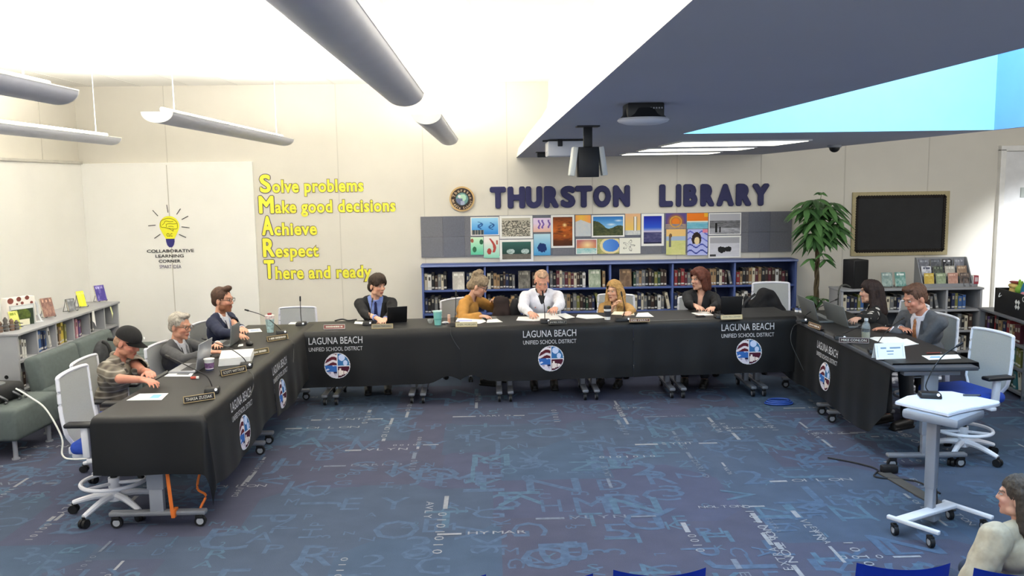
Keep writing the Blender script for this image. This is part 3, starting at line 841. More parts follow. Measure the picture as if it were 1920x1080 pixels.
def cover_book(loc, w, h, t, rz, tilt, fn, label, group, cat='book', nm='display_book'):
    r = thing(nm, label, cat, loc, rz, group)
    R_ = rotm(-tilt)
    bm = B(); box(bm, (0, t/2, h/2), (w, t, h), bev=.002); bmesh.ops.transform(bm, matrix=R_, verts=bm.verts[:]); obj('pages', bm, pages, r, False)
    bm = B(); paint_grid(bm, lambda u, v: R_ @ Vector(((u-.5)*w, -.0015, v*h)), fn, 16, 22); obj('cover', bm, pic, r, False)
    return r
def cov(bg, fg, seed, band=None):
    bg, fg = hx(bg), hx(fg)
    def f(u, v):
        c = mix(bg, fg, 1.6*max(0, fbm(u*4+seed, v*4)-.45))
        if .78 < v < .9 and .15 < u < .85 and hsh(int(u*18), seed) > .35: c = fg
        if v < .12 and band: c = hx(band)
        return c
    return f
for (b, s), (bg, fg, lab) in zip(((0, 0), (1, 0), (2, 0), (3, 0)), (('b9b4ac', 'f2efe6', 'book shown cover-out with pale portrait, bay one of blue bookcase'), ('5c5a54', 'a9a498', 'grey book shown cover-out in bay two of blue bookcase'),
                                          ('8c9a84', 'd9dccb', 'pale green book shown cover-out in bay three of blue bookcase'), ('6a5442', 'a98a68', 'brown book shown cover-out in bay four, above the blonde person'))):
    xs = x0+b*bay+disp[(b, s)]+.1
    cover_book((xs, yf+.03, .785), .15, .225, .03, 0, .12, cov(bg, fg, b*3.1), lab, 'cover-out books in the blue bookcase')

# --- grey bookcase at the right
GX0, GX1, GY, GH = 4.02, 5.66, 9.76, .85
bookcase('bookcase', 'low grey metal bookcase carrying the black speaker and magazine rack', (GX0, GY, 0), 0, GX1-GX0, .36, GH, 4, [.6, .355, .115], grm, grd, top_t=.022)
bay = (GX1-GX0)/4
cool = ['black']*4+['navy']*2+['grey']*3+['white']*2+['teal', 'blue', 'dark brown', 'olive', 'cream']
for b in range(4):
    for s, z in enumerate((.6, .355, .115)):
        if b == 2 and s > 0 or b < 2 and s == 2 or b == 1 and s == 1: continue
        fill_shelf(rng, (GX0+b*bay+.016, GY+.015, 0), (1, 0, 0), bay-.03, z, .14, .19, .15, cool, 'on %s shelf of bay %s in low grey bookcase' % (('upper', 'middle', 'bottom')[s], ('one', 'two', 'three', 'four')[b]),
                   'books in the low grey bookcase', gap=.35, wmin=.032, wmax=.052)

# --- far right bookcase turned towards the room
ang = math.atan2(-1, -.0) 
fx, fy = 5.11, 8.85
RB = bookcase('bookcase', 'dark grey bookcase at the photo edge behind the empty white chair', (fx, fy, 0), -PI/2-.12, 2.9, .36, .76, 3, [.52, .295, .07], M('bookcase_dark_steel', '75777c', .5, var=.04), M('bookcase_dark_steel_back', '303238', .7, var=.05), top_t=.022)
ux = Vector((math.cos(-PI/2-.12), math.sin(-PI/2-.12), 0))
warm = ['maroon', 'red', 'dark brown', 'tan', 'cream', 'navy', 'purple', 'black']; coolp = ['olive', 'dark green', 'black', 'grey', 'cream', 'teal', 'navy']
for b in range(2):
    for s, z in enumerate((.52, .295, .07)):
        o_ = Vector((fx, fy, 0))+ux*(b*2.9/3+.02)+Vector((-ux.y, ux.x, 0))*.015
        fill_shelf(rng, o_, ux, 2.9/3-.04, z, .15, .2, .15, warm if s == 0 else coolp, 'on %s shelf, bay %s of dark photo-edge bookcase' % (('upper', 'middle', 'bottom')[s], ('one', 'two')[b]), 'books in the dark bookcase at the photo edge', gap=.12, wmin=.05, wmax=.075)

# --- grey bookcase along the left wall
LX, LY0, LY1, LH = -4.2, 7.72, 9.85, .85
LD = .42
LB = bookcase('bookcase', 'long low grey bookcase along the left wall with display stands on top', (LX, LY0, 0), PI/2, LY1-LY0, LD, LH, 6, [.6, .33, .08], grm, grd, top_t=.022)
bay = (LY1-LY0)/6
lp = [['black', 'grey', 'white'], ['navy', 'blue', 'grey', 'white'], ['tan', 'olive', 'dark brown', 'yellow'], ['purple', 'maroon', 'cream', 'pink'], ['black', 'grey', 'dark green'], ['white', 'olive']]
for b in range(6):
    n = [5, 6, 6, 6, 4, 2][b]
    fill_shelf(rng, (LX-.015, LY0+b*bay+.015, 0), (0, 1, 0), min(bay-.03, .045*n+.02), .6, .16, .21, .15, lp[b], 'in upper bay %s of the long left grey bookcase' % ('one', 'two', 'three', 'four', 'five', 'six')[b], 'books in the long left grey bookcase', gap=.0, wmin=.03, wmax=.045)
    if b < 2: fill_shelf(rng, (LX-.015, LY0+b*bay+.015, 0), (0, 1, 0), min(bay-.03, .2), .33, .13, .19, .15, ['dark brown', 'black', 'maroon', 'grey'], 'in lower bay %s of the long left grey bookcase' % ('one', 'two', 'three', 'four')[b], 'books in the long left grey bookcase', gap=.3, wmin=.03, wmax=.045)
bm = B(); cyl(bm, (-.002, .12, .46), (.004, .12, .46), .018, n=16); obj('cable_hole', bm, M('hole_black', '0c0c0c', .9), LB)
# ================================================================== THINGS ON THE BOOKCASES
wire = M('wire_grey', '6b6d70', .4, .6, var=0)
def easel(loc, rz, label, s=1., grp='wire book stands'):
    r = thing('wire_book_stand', label, 'stand', loc, rz, grp)
    for x in (-.05*s, .05*s):
        bm = B(); tube(bm, curve_pts([(x, .09*s, .004), (x, .045*s, .1*s), (x, .03*s, .15*s), (x, .0, .03*s), (x, -.012*s, .012), (x, -.035*s, .012), (x, -.04*s, .03*s)], 4), .0028*1.2, 6); obj('side_wire', bm, wire, r)
    bm = B(); cyl(bm, (-.05*s, .03*s, .15*s), (.05*s, .03*s, .15*s), .003, n=6); cyl(bm, (-.05*s, .09*s, .005), (.05*s, .09*s, .005), .003, n=6); obj('cross_wire', bm, wire, r)
    return r
def on_left(px, py): 
    p = at(px, py, z=LH); return (min(p.x, LX-.05), p.y, LH)
# facing the room (+X, slightly to camera): rotz such that local -Y -> (+X, -Y)
rl = PI/2-.55
def lbook(px, py, w, h, bg, fg, seed, lab, stand=None, tilt=.25, t=.02):
    p = Vector(on_left(px, py))
    if stand:
        easel(p, rl, stand, .9); p = p+Vector((0, 0, .015))
        off = rotm(0, 0, rl) @ Vector((0, -.012, 0)); p = p+off
    return cover_book(p, w, h, t, rl, tilt, cov(bg, fg, seed), lab, 'display books on the left bookcase')
lbook(32, 617, .085, .17, 'e3df7a', '8a9a3a', 2, 'leaning yellow green booklet by the boxed plants on left bookcase', tilt=.3)
lbook(93, 596, .12, .19, '7a5a52', 'c9a08a', 5, 'brown pink book on wire stand on left bookcase', 'wire stand holding the brown pink book', tilt=.3)
lbook(135, 585, .075, .13, '707276', 'a9abae', 8, 'small grey book on wire stand beside yellow one', 'empty looking wire stand holding the small grey book', tilt=.3)
lbook(155, 577, .085, .17, 'dfe03a', 'f2f27a', 11, 'bright yellow book on wire stand on left bookcase', 'wire stand behind the bright yellow book', tilt=.3)
lbook(191, 566, .12, .18, '4a3f8c', 'b9b4e2', 14, 'violet blue book on wire stand at far end of left bookcase', 'wire stand holding the violet blue book', tilt=.3)
# planter boxes: white box with brown spots, basket of greens
p = Vector(on_left(52, 609))
r = thing('gift_box', 'white box with brown round spots on the left bookcase', 'box', (p.x-.1, p.y+.05, LH), rl, 'boxes on the left bookcase')
bm = B(); box(bm, (0, .0, .13), (.27, .1, .26), bev=.004); obj('carton', bm, M('carton_white', 'ece6de', .6, var=.03), r)
sp = M('spot_brown', '7a4038', .6, var=.05)
for x, z, q in ((-.1, .235, .028), (-.02, .245, .022), (.06, .25, .02), (.01, .205, .014), (-.04, .2, .009), (.1, .2, .014)):
    bm = B(); cyl(bm, (x, -.0505, z), (x, -.053, z), q, n=20); obj('spot', bm, sp, r)
r = thing('book_basket', 'dark basket with picture of green food in white frame on left bookcase', 'basket', (p.x+.0, p.y-.04, LH), rl, 'boxes on the left bookcase')
bm = B(); box(bm, (-.02, 0, .1), (.23, .02, .2), bev=.003); obj('frame', bm, M('frame_silver', 'b9bbb9', .4, var=.03), r)
def food(u, v):
    c = hx('2c3a2c')
    if (u-.5)**2+(v-.5)**2 < .14: c = mix(hx('7a8a3a'), hx('3c4a24'), fbm(u*6, v*6)*1.4)
    if .3 < u < .8 and v < .3: c = hx('e8e4c8')
    if v > .85: c = hx('dfe3e0')
    return c
bm = B(); paint_grid(bm, lambda u, v: (-.13+u*.21, -.0115, .008+v*.18), food, 30, 26); obj('picture', bm, pic, r, False)
p = Vector(on_left(72, 604))
r = thing('picture_stand', 'white silver upright stand beside the spotted box', 'stand', (p.x-.03, p.y, LH), rl)
bm = B(); tube(bm, curve_pts([(-.03, 0, 0.004), (-.028, 0, .12), (0, .0, .2), (.03, 0, .17), (.034, 0, .08), (.05, -.02, .006)], 5), .011, 8); obj('arch', bm, M('stand_white', 'd9dcde', .35, var=.02), r)
bm = B(); box(bm, (0.0, -.012, .004), (.12, .07, .008), bev=.002); obj('foot_plate', bm, _mats['stand_white'], r)
# wire rack of small figures at near end
p = Vector(on_left(8, 622))
r = thing('wire_rack', 'small wire rack with brown trinkets at near end of left bookcase', 'rack', (p.x+.02, p.y+.03, LH), rl)
for z in (.03, .06):
    bm = B(); tube(bm, [(-.11, -.05, z), (.11, -.05, z), (.11, .05, z), (-.11, .05, z)], .003, 6, closed=True); obj('wire_loop', bm, wire, r)
for k, (x, h) in enumerate(((-.07, .1), (-.02, .13), (.035, .11), (.08, .09))):
    bm = B(); lathe(bm, [(.02, 0), (.024, h*.4), (.014, h*.6), (.02, h*.8), (.006, h)], (x, 0, 0), 10); obj('trinket', bm, M('trinket_brown%d' % (k % 2), ('7a6252', '5f5a54')[k % 2], .6), r)
# fabric pennant hanging from the left bookcase front
p = at(172, 590, x=LX+.03)
r = obj('hanging_paper', B() if False else (lambda bm: [quad(bm, [(0, 0, 0), (0, .05, .0), (.0, .065, -.11), (.02, .03, -.17)]), quad(bm, [(0, 0, 0), (.02, .03, -.17), (.022, -.015, -.12), (.012, -.03, -.1)])][0])(B()), white, loc=(LX+.035, p.y, LH-.005))
tag(r, 'white folded paper hanging over the front edge of left bookcase', 'paper')
r = obj('hanging_paper', (lambda bm: [quad(bm, [(0, 0, 0), (0, .03, 0), (.012, .045, -.08), (.01, .02, -.1)]), quad(bm, [(.01, .02, -.1), (.012, .045, -.08), (.0, .04, -.15), (.008, .03, -.16)])][0])(B()), M('paper_yellow', 'd9dca0', .7), loc=(LX+.035, at(205, 575, x=LX+.03).y, LH-.02))
tag(r, 'yellowish paper strip hanging inside far bay of left bookcase', 'paper')

# ---- right bookcase top
TZ = GH
def on_right(px, d=.15): return (ray(px, 541).x/ray(px, 541).y*(GY+d), GY+d, TZ)
p = on_right(1603, .18)
r = thing('loudspeaker', 'black loudspeaker box standing on the low grey bookcase', 'speaker', p, .25)
bm = B(); box(bm, (0, 0, .165), (.2, .2, .33), bev=.008); obj('cabinet', bm, blk, r)
bm = B(); box(bm, (0, -.103, .165), (.185, .008, .31), bev=.003); obj('grille', bm, M('speaker_grille', '0d0d0e', .8, var=.2, scale=200), r)
bm = B(); tube(bm, curve_pts([(.1, .02, .17), (.13, 0, .2), (.145, -.01, .14), (.12, 0, .09)], 5), .004, 6); obj('cable', bm, white, r)
for i, (px, lab, bg, fg) in enumerate(((1663, 'teal grey book on wire stand beside the loudspeaker', '7f948f', 'c9d4cc'), (1688, 'teal book with white lettering near the magazine rack', '5f8f86', 'dfeae4'))):
    q = on_right(px, .12); easel(q, 0, 'wire stand under the %s' % lab.split(' on ')[0].replace(' near the magazine rack', ''), .8)
    cover_book((q[0], q[1]-.012, TZ+.015), .125, .165, .02, 0, .25, cov(bg, fg, 3+i), lab, 'display books on the low grey bookcase')
# magazine rack
q = on_right(1768, .2)
r = thing('magazine_rack', 'tiered clear grey magazine rack on the low grey bookcase', 'rack', q)
acr = M('acrylic_grey', '8f9195', .25, var=.05, spec=.5)
bm = B()
prism(bm, [(-.12, 0), (.1, 0), (.1, .33), (.06, .33)], .012, Matrix.Translation((-.3, 0, 0)) @ rotm(0, 0, PI/2) @ rotm(PI/2)); obj('side_panel', bm, acr, r)
bm = B()
prism(bm, [(-.12, 0), (.1, 0), (.1, .33), (.06, .33)], .012, Matrix.Translation((.288, 0, 0)) @ rotm(0, 0, PI/2) @ rotm(PI/2)); obj('side_panel', bm, acr, r)
bm = B(); box(bm, (0, .09, .165), (.58, .012, .33)); obj('back_panel', bm, acr, r)
tiers = ((-.1, .0), (-.03, .075), (.04, .15))
for y, z in tiers:
    bm = B(); box(bm, (0, y+.02, z+.005), (.58, .06, .01)); box(bm, (0, y-.008, z+.02), (.58, .006, .04)); obj('tier', bm, acr, r)
mg = [[('c9a94a', 'e9d88a', 'yellow'), ('8a9a7a', 'c9d2b4', 'sage green'), ('b98a7a', 'e2b9a4', 'salmon'), ('5d504c', 'a49488', 'dark brown')],
      [('dfe0e6', '55586a', 'white'), ('4a4f48', '8f9a84', 'dark green'), ('b4b0a4', 'e9e4da', 'pale grey'), ('9a7f6a', 'd9c2a4', 'tan')],
      [('6d6f78', 'a9acb4', 'grey'), ('585a60', '8a8d94', 'charcoal'), ('2a2a2e', 'e4e4e8', 'black and white'), ('7f8088', 'b9bac2', 'silver grey')]]
for t_, (y, z) in enumerate(tiers):
    for j in range(4):
        bg, fg, cn = mg[t_][j]
        cover_book((q[0]-.21+.14*j, q[1]+y+.006, TZ+z+.012), .115, .15, .008, 0, .18, cov(bg, fg, t_*4+j), '%s magazine, %s from left on %s tier of magazine rack' % (cn, ORD[j], ('bottom', 'middle', 'top')[t_]), 'magazines in the tiered rack', 'magazine', 'magazine')
q = on_right(1829, .14)
r = thing('leaflet_holder', 'small red and white box on a clear stand at bookcase end', 'box', (q[0]-.01, q[1], TZ))
bm = B(); box(bm, (0, 0, .075), (.06, .05, .1), bev=.004); obj('box', bm, M('box_red', 'a5424e', .5), r)
bm = B(); box(bm, (-.033, 0, .075), (.008, .05, .1), bev=.002); obj('side', bm, white, r)
bm = B(); box(bm, (0, -.027, .08), (.035, .004, .05)); obj('panel', bm, M('box_pink', 'dfc0c4', .5), r)
bm = B(); box(bm, (0, 0, .0125), (.05, .04, .025), bev=.003); obj('stand', bm, acr, r)
q = on_right(1813, .08)
easel((q[0], q[1], TZ), 0, 'empty wire stand in front of the red white box', .7)
# cable over bookcase corner
bm = B(); tube(bm, curve_pts([(GX0+.1, GY-.0, TZ+.03), (GX0+.02, GY-.03, TZ+.06), (GX0-.05, GY-.05, TZ), (GX0-.06, GY-.06, .5), (GX0-.08, GY-.05, .02)], 6), .01, 8)
tag(obj('power_cable', bm, M('cable_dark', '4a4c48', .5)), 'dark cable looping over the corner of the grey bookcase to the floor', 'cable')

# ---- far right bookcase top: black crate with toys
uxr = ux; nrm = Vector((-uxr.y, uxr.x, 0))
def on_far(t, d, z=.76): 
    v = Vector((fx, fy, 0))+uxr*t+nrm*d; return (v.x, v.y, z)
rzf = math.atan2(uxr.y, uxr.x)
q = on_far(.62, .17)
r = thing('storage_crate', 'black storage crate with white cross emblem on the dark bookcase', 'crate', q, rzf)
ck = M('crate_black', '1a1a1c', .6, var=.1)
for c, s in (((0, -.135, .12), (.72, .014, .24)), ((0, .135, .12), (.72, .014, .24)), ((-.353, 0, .12), (.014, .256, .24)), ((.353, 0, .12), (.014, .256, .24))):
    bm = B(); box(bm, c, s, bev=.003); obj('side_panel', bm, ck, r)
bm = B(); box(bm, (0, 0, .01), (.69, .25, .02)); obj('bottom_panel', bm, ck, r)
bm = B()
for a, b_ in ((-.03, -.03), (.03, .03), (-.03, .03), (.03, -.03)):
    box(bm, (.12+a*.8, -.1435, .13+b_*.8), (.034, .003, .034), rot=(0, PI/4, 0))
obj('emblem', bm, white, r, False)
bm = B(); text_into(bm, 'CE', w=.09, cap_h=.05, origin=(.21, -.1435, .175), ux=(1, 0, 0), uy=(0, 0, 1), bold=.02); obj('lettering', bm, white, r, False)
bm = B(); tube(bm, curve_pts([(-.24, -.145, .2), (-.23, -.16, .16), (-.2, -.15, .18)], 4), .004, 6); obj('hook', bm, white, r)
# soft toys / items in the crate
q = on_far(.5, .17, .82)
def toy(dx, label, nm, parts, cat='toy'):
    v = Vector((fx, fy, 0))+uxr*(.62+dx)+nrm*.17
    r = thing(nm, label, cat, (v.x, v.y, .72), rzf)
    for pn, shapes, mt in parts:
        bm = B()
        for sh in shapes: ell(bm, *sh)
        obj(pn, blob(bm, .008, 3), mt, r)
M('toy_blue', '2f86b4', .7); M('toy_black', '1c1f2c', .8); M('toy_pink', 'd98f9a', .7); M('toy_green', '8fbf4a', .7); M('toy_yellow', 'e3c478', .7); M('toy_red', '8c3a34', .7)
toy(.05, 'blue toy bag with black ears and pink patch in the black crate', 'plush_bag', [('body', [((0, 0, .27), (.12, .07, .14)), ((0, 0, .1), (.09, .07, .1))], _mats['toy_blue']), ('ears', [((-.06, .01, .42), (.05, .04, .04)), ((.06, .01, .42), (.05, .04, .04)), ((0, .01, .415), (.06, .04, .03))], _mats['toy_black']), ('patch', [((.01, -.066, .24), (.06, .018, .05))], _mats['toy_pink'])])
toy(-.14, 'green spiky toy in the black crate', 'plush_toy', [('body', [((0, 0, .28), .05), ((.03, 0, .33), (.015, .015, .05)), ((-.04, 0, .31), (.04, .015, .02)), ((.04, .0, .27), (.05, .015, .02)), ((-.02, 0, .35), (.02, .015, .04)), ((0, 0, .12), (.04, .04, .12))], _mats['toy_green'])])
toy(-.25, 'yellow and red rolled cloth at the near corner of black crate', 'rolled_cloth', [('roll', [((0, 0, .31), (.085, .06, .03)), ((0, 0, .18), (.07, .06, .17))], _mats['toy_yellow']), ('red_edge', [((0, 0, .345), (.085, .05, .012))], _mats['toy_red'])])
# orange folder stack below crate front
q = on_far(1.12, .14)
bm = B(); box(bm, (0, 0, .02), (.24, .2, .04), bev=.003); box(bm, (0, 0, .05), (.235, .195, .02), bev=.003, mi=1)
tag(obj('folder_stack', bm, [M('folder_orange', 'e0953a', .6), M('folder_yellow', 'edc65a', .6)], loc=q, rot=(0, 0, rzf)), 'orange and yellow folder lying on the dark bookcase top', 'folder')

# ================================================================== PLANT
p = at(1532, 500, y=10.55)
r = thing('potted_tree', 'tall money tree plant with braided trunk and drooping green leaves by the blue bookcase', 'plant', (p.x, 10.55, 0))
bm = B(); lathe(bm, [(.11, 0), (.15, .28), (.16, .3), (.16, .33), (.135, .33), (.13, .26)], n=28); obj('pot', bm, M('pot_grey', '6a6660', .6), r)
bm = B(); cyl(bm, (0, 0, .25), (0, 0, .27), .13, n=24); obj('soil', bm, M('soil', '2f241c', .95, var=.4, scale=60), r)
bm = B()
for k in range(3):
    tube(bm, [(.018*math.cos(2*PI*k/3+z*9), .018*math.sin(2*PI*k/3+z*9), z) for z in [.26+.036*i for i in range(29)]], [.022-.0004*i for i in range(29)], 8)
obj('trunk', bm, M('trunk_brown', '5e523c', .85, var=.25, scale=30, bump=.4), r)
rg = random.Random(4)
leafm = [M('leaf_green', '557f48', .45, var=.2, scale=6), M('leaf_dark', '3b5f36', .45, var=.2, scale=6)]
def leaf(bm, base, d, L, w, droop, mi):
    d = Vector(d).normalized(); side = d.cross(Vector((0, 0, 1)))
    if side.length < .1: side = Vector((1, 0, 0))
    side.normalize(); n = 6; prev = None
    for i in range(n+1):
        t = i/n; ww = w*math.sin(PI*min(1, .08+t*.92))**.8*(1-.25*t)
        c = Vector(base)+d*L*t+Vector((0, 0, -droop*L*t*t))
        up = Vector((0, 0, .012*math.sin(PI*t)))
        row = [bm.verts.new(c-side*ww-up), bm.verts.new(c+up), bm.verts.new(c+side*ww-up)]
        if prev:
            for a in range(2): bm.faces.new((prev[a], prev[a+1], row[a+1], row[a])).material_index = mi
        prev = row
def palmate(bm, stems, base, d, stem_l, L, w, n):
    d = Vector(d).normalized(); tip = Vector(base)+d*stem_l
    tube(stems, [base, (Vector(base)+tip)/2+Vector((0, 0, .01)), tip], .0035, 5)
    for k in range(n):
        a = 2*PI*k/n+rg.random()*.5
        dd = Vector((math.cos(a), math.sin(a), -.15-rg.random()*.35))+d*.5
        leaf(bm, tip, dd, L*rg.uniform(.8, 1.15), w, .55, 0 if rg.random() < .6 else 1)
lv, st = B(), B()
for i in range(30):
    z = rg.uniform(1.36, 1.92); a = rg.uniform(0, 2*PI); e = rg.uniform(-.3, .5)
    palmate(lv, st, (0, 0, min(z, 1.72)), (math.cos(a), math.sin(a)*.8, e+max(0, z-1.65)*2.5), rg.uniform(.05, .25), .25, .043, 6)
palmate(lv, st, (0, 0, 1.7), (.12, 0, 1), .24, .09, .03, 5)
for (z, dx) in ((1.12, -1), (1.1, .7), (1.16, .2), (.66, -1), (.64, -.4), (.62, .9)):
    palmate(lv, st, (0, 0, z), (dx, -.4, .25), .1, .16 if z > 1 else .15, .032, 4)
obj('foliage', lv, leafm, r, True); obj('leaf_stems', st, M('stem_green', '5a6b3a', .6), r)
cyl_ = B(); tube(cyl_, [(0, 0, 1.28), (.02, 0, 1.5), (0, 0, 1.73)], .012, 8); obj('upper_stem', cyl_, M('stem_green', '5a6b3a', .6), r)
# ================================================================== TABLES AND CLOTHS
tgrey = M('table_leg_grey', '9b9ea6', .45, .3, var=.03); tfoot = M('table_foot_grey', '7e8086', .45, .3, var=.03); tdark = M('table_underside', '3c3e44', .6); cast_b = M('caster_black', '151517', .5); cast_g = M('caster_grey', '9da0a6', .35)
cloth_m = M('cloth_black', '0b0b0c', .5, var=.12, scale=3., spec=.42); _cb = cloth_m.node_tree.nodes['Principled BSDF']; _cb.inputs['Sheen Weight'].default_value = .04; _cb.inputs['Sheen Roughness'].default_value = .4; _cb.inputs['Sheen Tint'].default_value = (1, .96, .9, 1)
def caster(name, x, y, parent, r=.036, col=None, z0=0.):
    bm = B(); cyl(bm, (x-.012, y, r), (x+.012, y, r), r, n=16, mi=0); cyl(bm, (x-.0135, y, r), (x+.0135, y, r), r*.62, n=14, mi=1)
    box(bm, (x, y+.006, r*1.75), (.03, .05, r*.7), bev=.006, mi=0); cyl(bm, (x, y, r*1.6), (x, y, r*2.3), .01, n=8, mi=0)
    return obj(name, bm, [cast_b, col or cast_g], parent)
def t_leg(parent, x, depth, z, twin=.0):
    """leg assembly at local x, foot running along local y"""
    bm = B(); box(bm, (x, 0, z/2+.12), (.055, .105, z-.26), bev=.006); box(bm, (x, 0, .2), (.045, .085, .22), bev=.004); box(bm, (x, 0, z-.03), (.07, depth*.7, .03), bev=.004)
    o = obj('leg', bm, tgrey, parent)
    bm = B(); box(bm, (x, 0, .095), (.06, depth, .03), bev=.01); obj('foot', bm, tfoot, o)
    caster('caster', x, -depth/2+.04, o); caster('caster', x, depth/2-.04, o)
def table(label, loc, rotz, L, depth, z, legs, twin=.05):
    r = thing('folding_table', label, 'table', loc, rotz, 'folding tables set in a U shape')
    bm = B(); box(bm, (0, 0, z-.014), (L, depth, .028), bev=.006); obj('tabletop', bm, M('tabletop_dark', '4a4b50', .5), r)
    bm = B(); box(bm, (0, 0, z-.05), (L-.3, .05, .03)); obj('cross_beam', bm, tgrey, r)
    for x in legs:
        if twin:
            for s in (-1, 1): t_leg(r, x+s*twin, depth-.02, z-.028)
        else: t_leg(r, x, depth-.02, z-.028)
    return r
# middle row: three tables, heights step up slightly to the right
MZ0, MZ1, MX0, MX1, MYF, MYB = .722, .792, -1.80, 2.93, 8.22, 8.87
def mz(x): return MZ0+(MZ1-MZ0)*(x-MX0)/(MX1-MX0)
for i, (xa, xb, legs) in enumerate(((-1.78, -.32, (-1.56, -.72)), (-.30, 1.36, (.13, .97)), (1.38, 2.9, (1.82, 2.62)))):
    cx = (xa+xb)/2
    table('wheeled table under the black cloth, %s section of the long middle row' % ('first', 'second', 'third')[i], (cx, (MYF+MYB)/2, 0), 0, xb-xa, .62, mz(xa)-.006, [l-cx for l in legs], .055)
# left row
LTX0, LTX1 = -2.42, -1.79
table('wheeled table with orange strap, nearest of the left row under the black cloth', ((LTX0+LTX1)/2, 6.06, 0), PI/2, 1.66, .62, .722, (-.75, .70), 0)
table('wheeled table of the left row beside the man in navy suit', ((LTX0+LTX1)/2, 7.80, 0), PI/2, 1.74, .62, .722, (-.76, .72), 0)
# right row
RTX0, RTX1, RZ = 2.90, 3.50, .775
RROT = 0.03
table('wheeled table with uncovered grey end, nearest of the right row', (3.2, 6.72, 0), -PI/2-RROT, 1.44, .60, RZ-.006, (.62, -.6), 0)
table('wheeled table of the right row beside the dark haired woman', (3.24, 8.12, 0), -PI/2-RROT, 1.30, .60, RZ-.006, (.55, -.5), 0)

def cloth(name, label, ang, origin, L, depth, zf, drop_front, drop_back=.05, drop_l=0., drop_r=0., seed=0, wave=.012, nu=70, hem=None):
    """local frame: x along the length, front edge at y=0 (faces -y), depth towards +y. Returns (root, front-surface function)."""
    r = thing(name, label, 'tablecloth', origin, ang, 'black logo cloths over the tables')
    bm = B()
    us = [-drop_l+(L+drop_l+drop_r)*i/nu for i in range(nu+1)]
    nv1, nv2 = 12, 9
    hem_f = hem or (lambda u: 0.)
    def fold(u, t):      # ripple that grows towards the hem
        return wave*t*(math.sin(u*9+seed*2.1)*.6+math.sin(u*21+seed)*.3+.6*(fbm(u*2.3+seed, t*1.5)-.5)*2)
    def front_y(u, d): return -.012-fold(u, min(1, d/.5))-.02*min(1, d/.4)
    def pos(u, v):
        uu = min(max(u, 0), L); z0 = zf(uu)
        ou = max(0, -u, u-L); sgn = -1 if u < 0 else 1
        x = uu; z = z0; y = v
        if v < 0:
            d = -v*(drop_front+hem_f(u))/drop_front
            if ou == 0:
                y = front_y(uu, d); z = z0-d
            else:
                dd = math.hypot(d, ou); z = z0-dd; a = math.atan2(ou, d); k = .02+.03*min(1, dd/.4)
                x = uu+sgn*k*math.sin(a)*1.2; y = -k*math.cos(a)*1.2-.01
        elif v > depth:
            d = v-depth; y = depth+.01; z = z0-d
            if ou: x = uu+sgn*.02; z = z0-max(ou, d)
        elif ou:
            x = uu+sgn*(.012+.02*min(1, ou/.3)+wave*min(1, ou/.3)*math.sin(v*13+seed)); z = z0-ou*(1+.0*v)
        return Vector((x, y, z+.004))
    vs = [-drop_front*(1-i/nv1) for i in range(nv1)]+[0.]+[depth*(i+1)/nv2 for i in range(nv2)]+[depth+drop_back]
    G = [[bm.verts.new(pos(u, v)) for u in us] for v in vs]
    for a, b in zip(G, G[1:]):
        for i in range(nu): bm.faces.new((a[i], a[i+1], b[i+1], b[i]))
    bmesh.ops.recalc_face_normals(bm, faces=bm.faces[:])
    o = obj('cloth', bm, cloth_m, r, ang=75)
    def surf(u, d): return Vector((u, front_y(u, d)-.004, zf(min(max(u, 0), L))-d+.004))
    return r, surf
silver = M('print_silver', 'c9cacd', .6, var=0)
def emblem(u, v):
    x, y = u*2-1, v*2-1; rr = math.hypot(x, y)
    w = hx('d9dade')
    if rr > .95 or abs(x) < .03 or (x > 0 and abs(y+.04) < .035): return w
    if x < 0:
        if y > .02:
            s = math.sin((y+.12*math.sin(x*5))*14+1.2)
            return hx('5a2430') if s > -.25 else hx('dfd6da')
        if y > -.45: return mix(hx('2f62ae'), hx('cfd6ea'), 1 if fbm(x*4+3, y*7) > .62 else .05)
        if x > -.3 and y > -.6: return hx('2c2a4c')
        return mix(hx('d9d2de'), hx('8f86a2'), 1 if fbm(x*5, y*6+x*4) > .6 else 0)
    if y > 0:
        land = (x-.35)**2*2+(y-.62)**2*2 < .13 or (x-.62)**2*3+(y-.2)**2*2 < .09
        return hx('c3d2ee') if land else mix(hx('3566b0'), hx('3f7c94'), fbm(x*4, y*4)*.8)
    for cx, h, w_ in ((.2, .62, .09), (.4, .4, .06), (.56, .32, .05), (.7, .24, .045)):
        if abs(x-cx) < w_*(1.3 if y < -.35 else .8) and -.86+cx*.35 < y < -.86+cx*.2+h: return hx('e9dcd4')
    return hx('4c1f30')
def logo(r, surf, uc, d_top, W=.51):
    k = W/110.
    bm = B(); text_into(bm, 'LAGUNA BEACH', w=W, cap_h=.068, bold=.004, warp=lambda a, b: surf(uc-W/2+a, d_top+.068-b)); obj('printed_lettering', bm, silver, r, False)
    bm = B(); text_into(bm, 'UNIFIED SCHOOL DISTRICT', w=W, cap_h=.040, bold=.0, warp=lambda a, b: surf(uc-W/2+a, d_top+.135-b)); obj('printed_lettering', bm, silver, r, False)
    R_ = .123; dc = d_top+.155+R_
    bm = B(); paint_grid(bm, lambda u, v: surf(uc+.01+(u*2-1)*R_, dc-(v*2-1)*R_), emblem, 56, 56, lambda u, v: (u*2-1)**2+(v*2-1)**2 < 1); obj('printed_emblem', bm, vcol_mat('cloth_print', .8, .1), r, False)
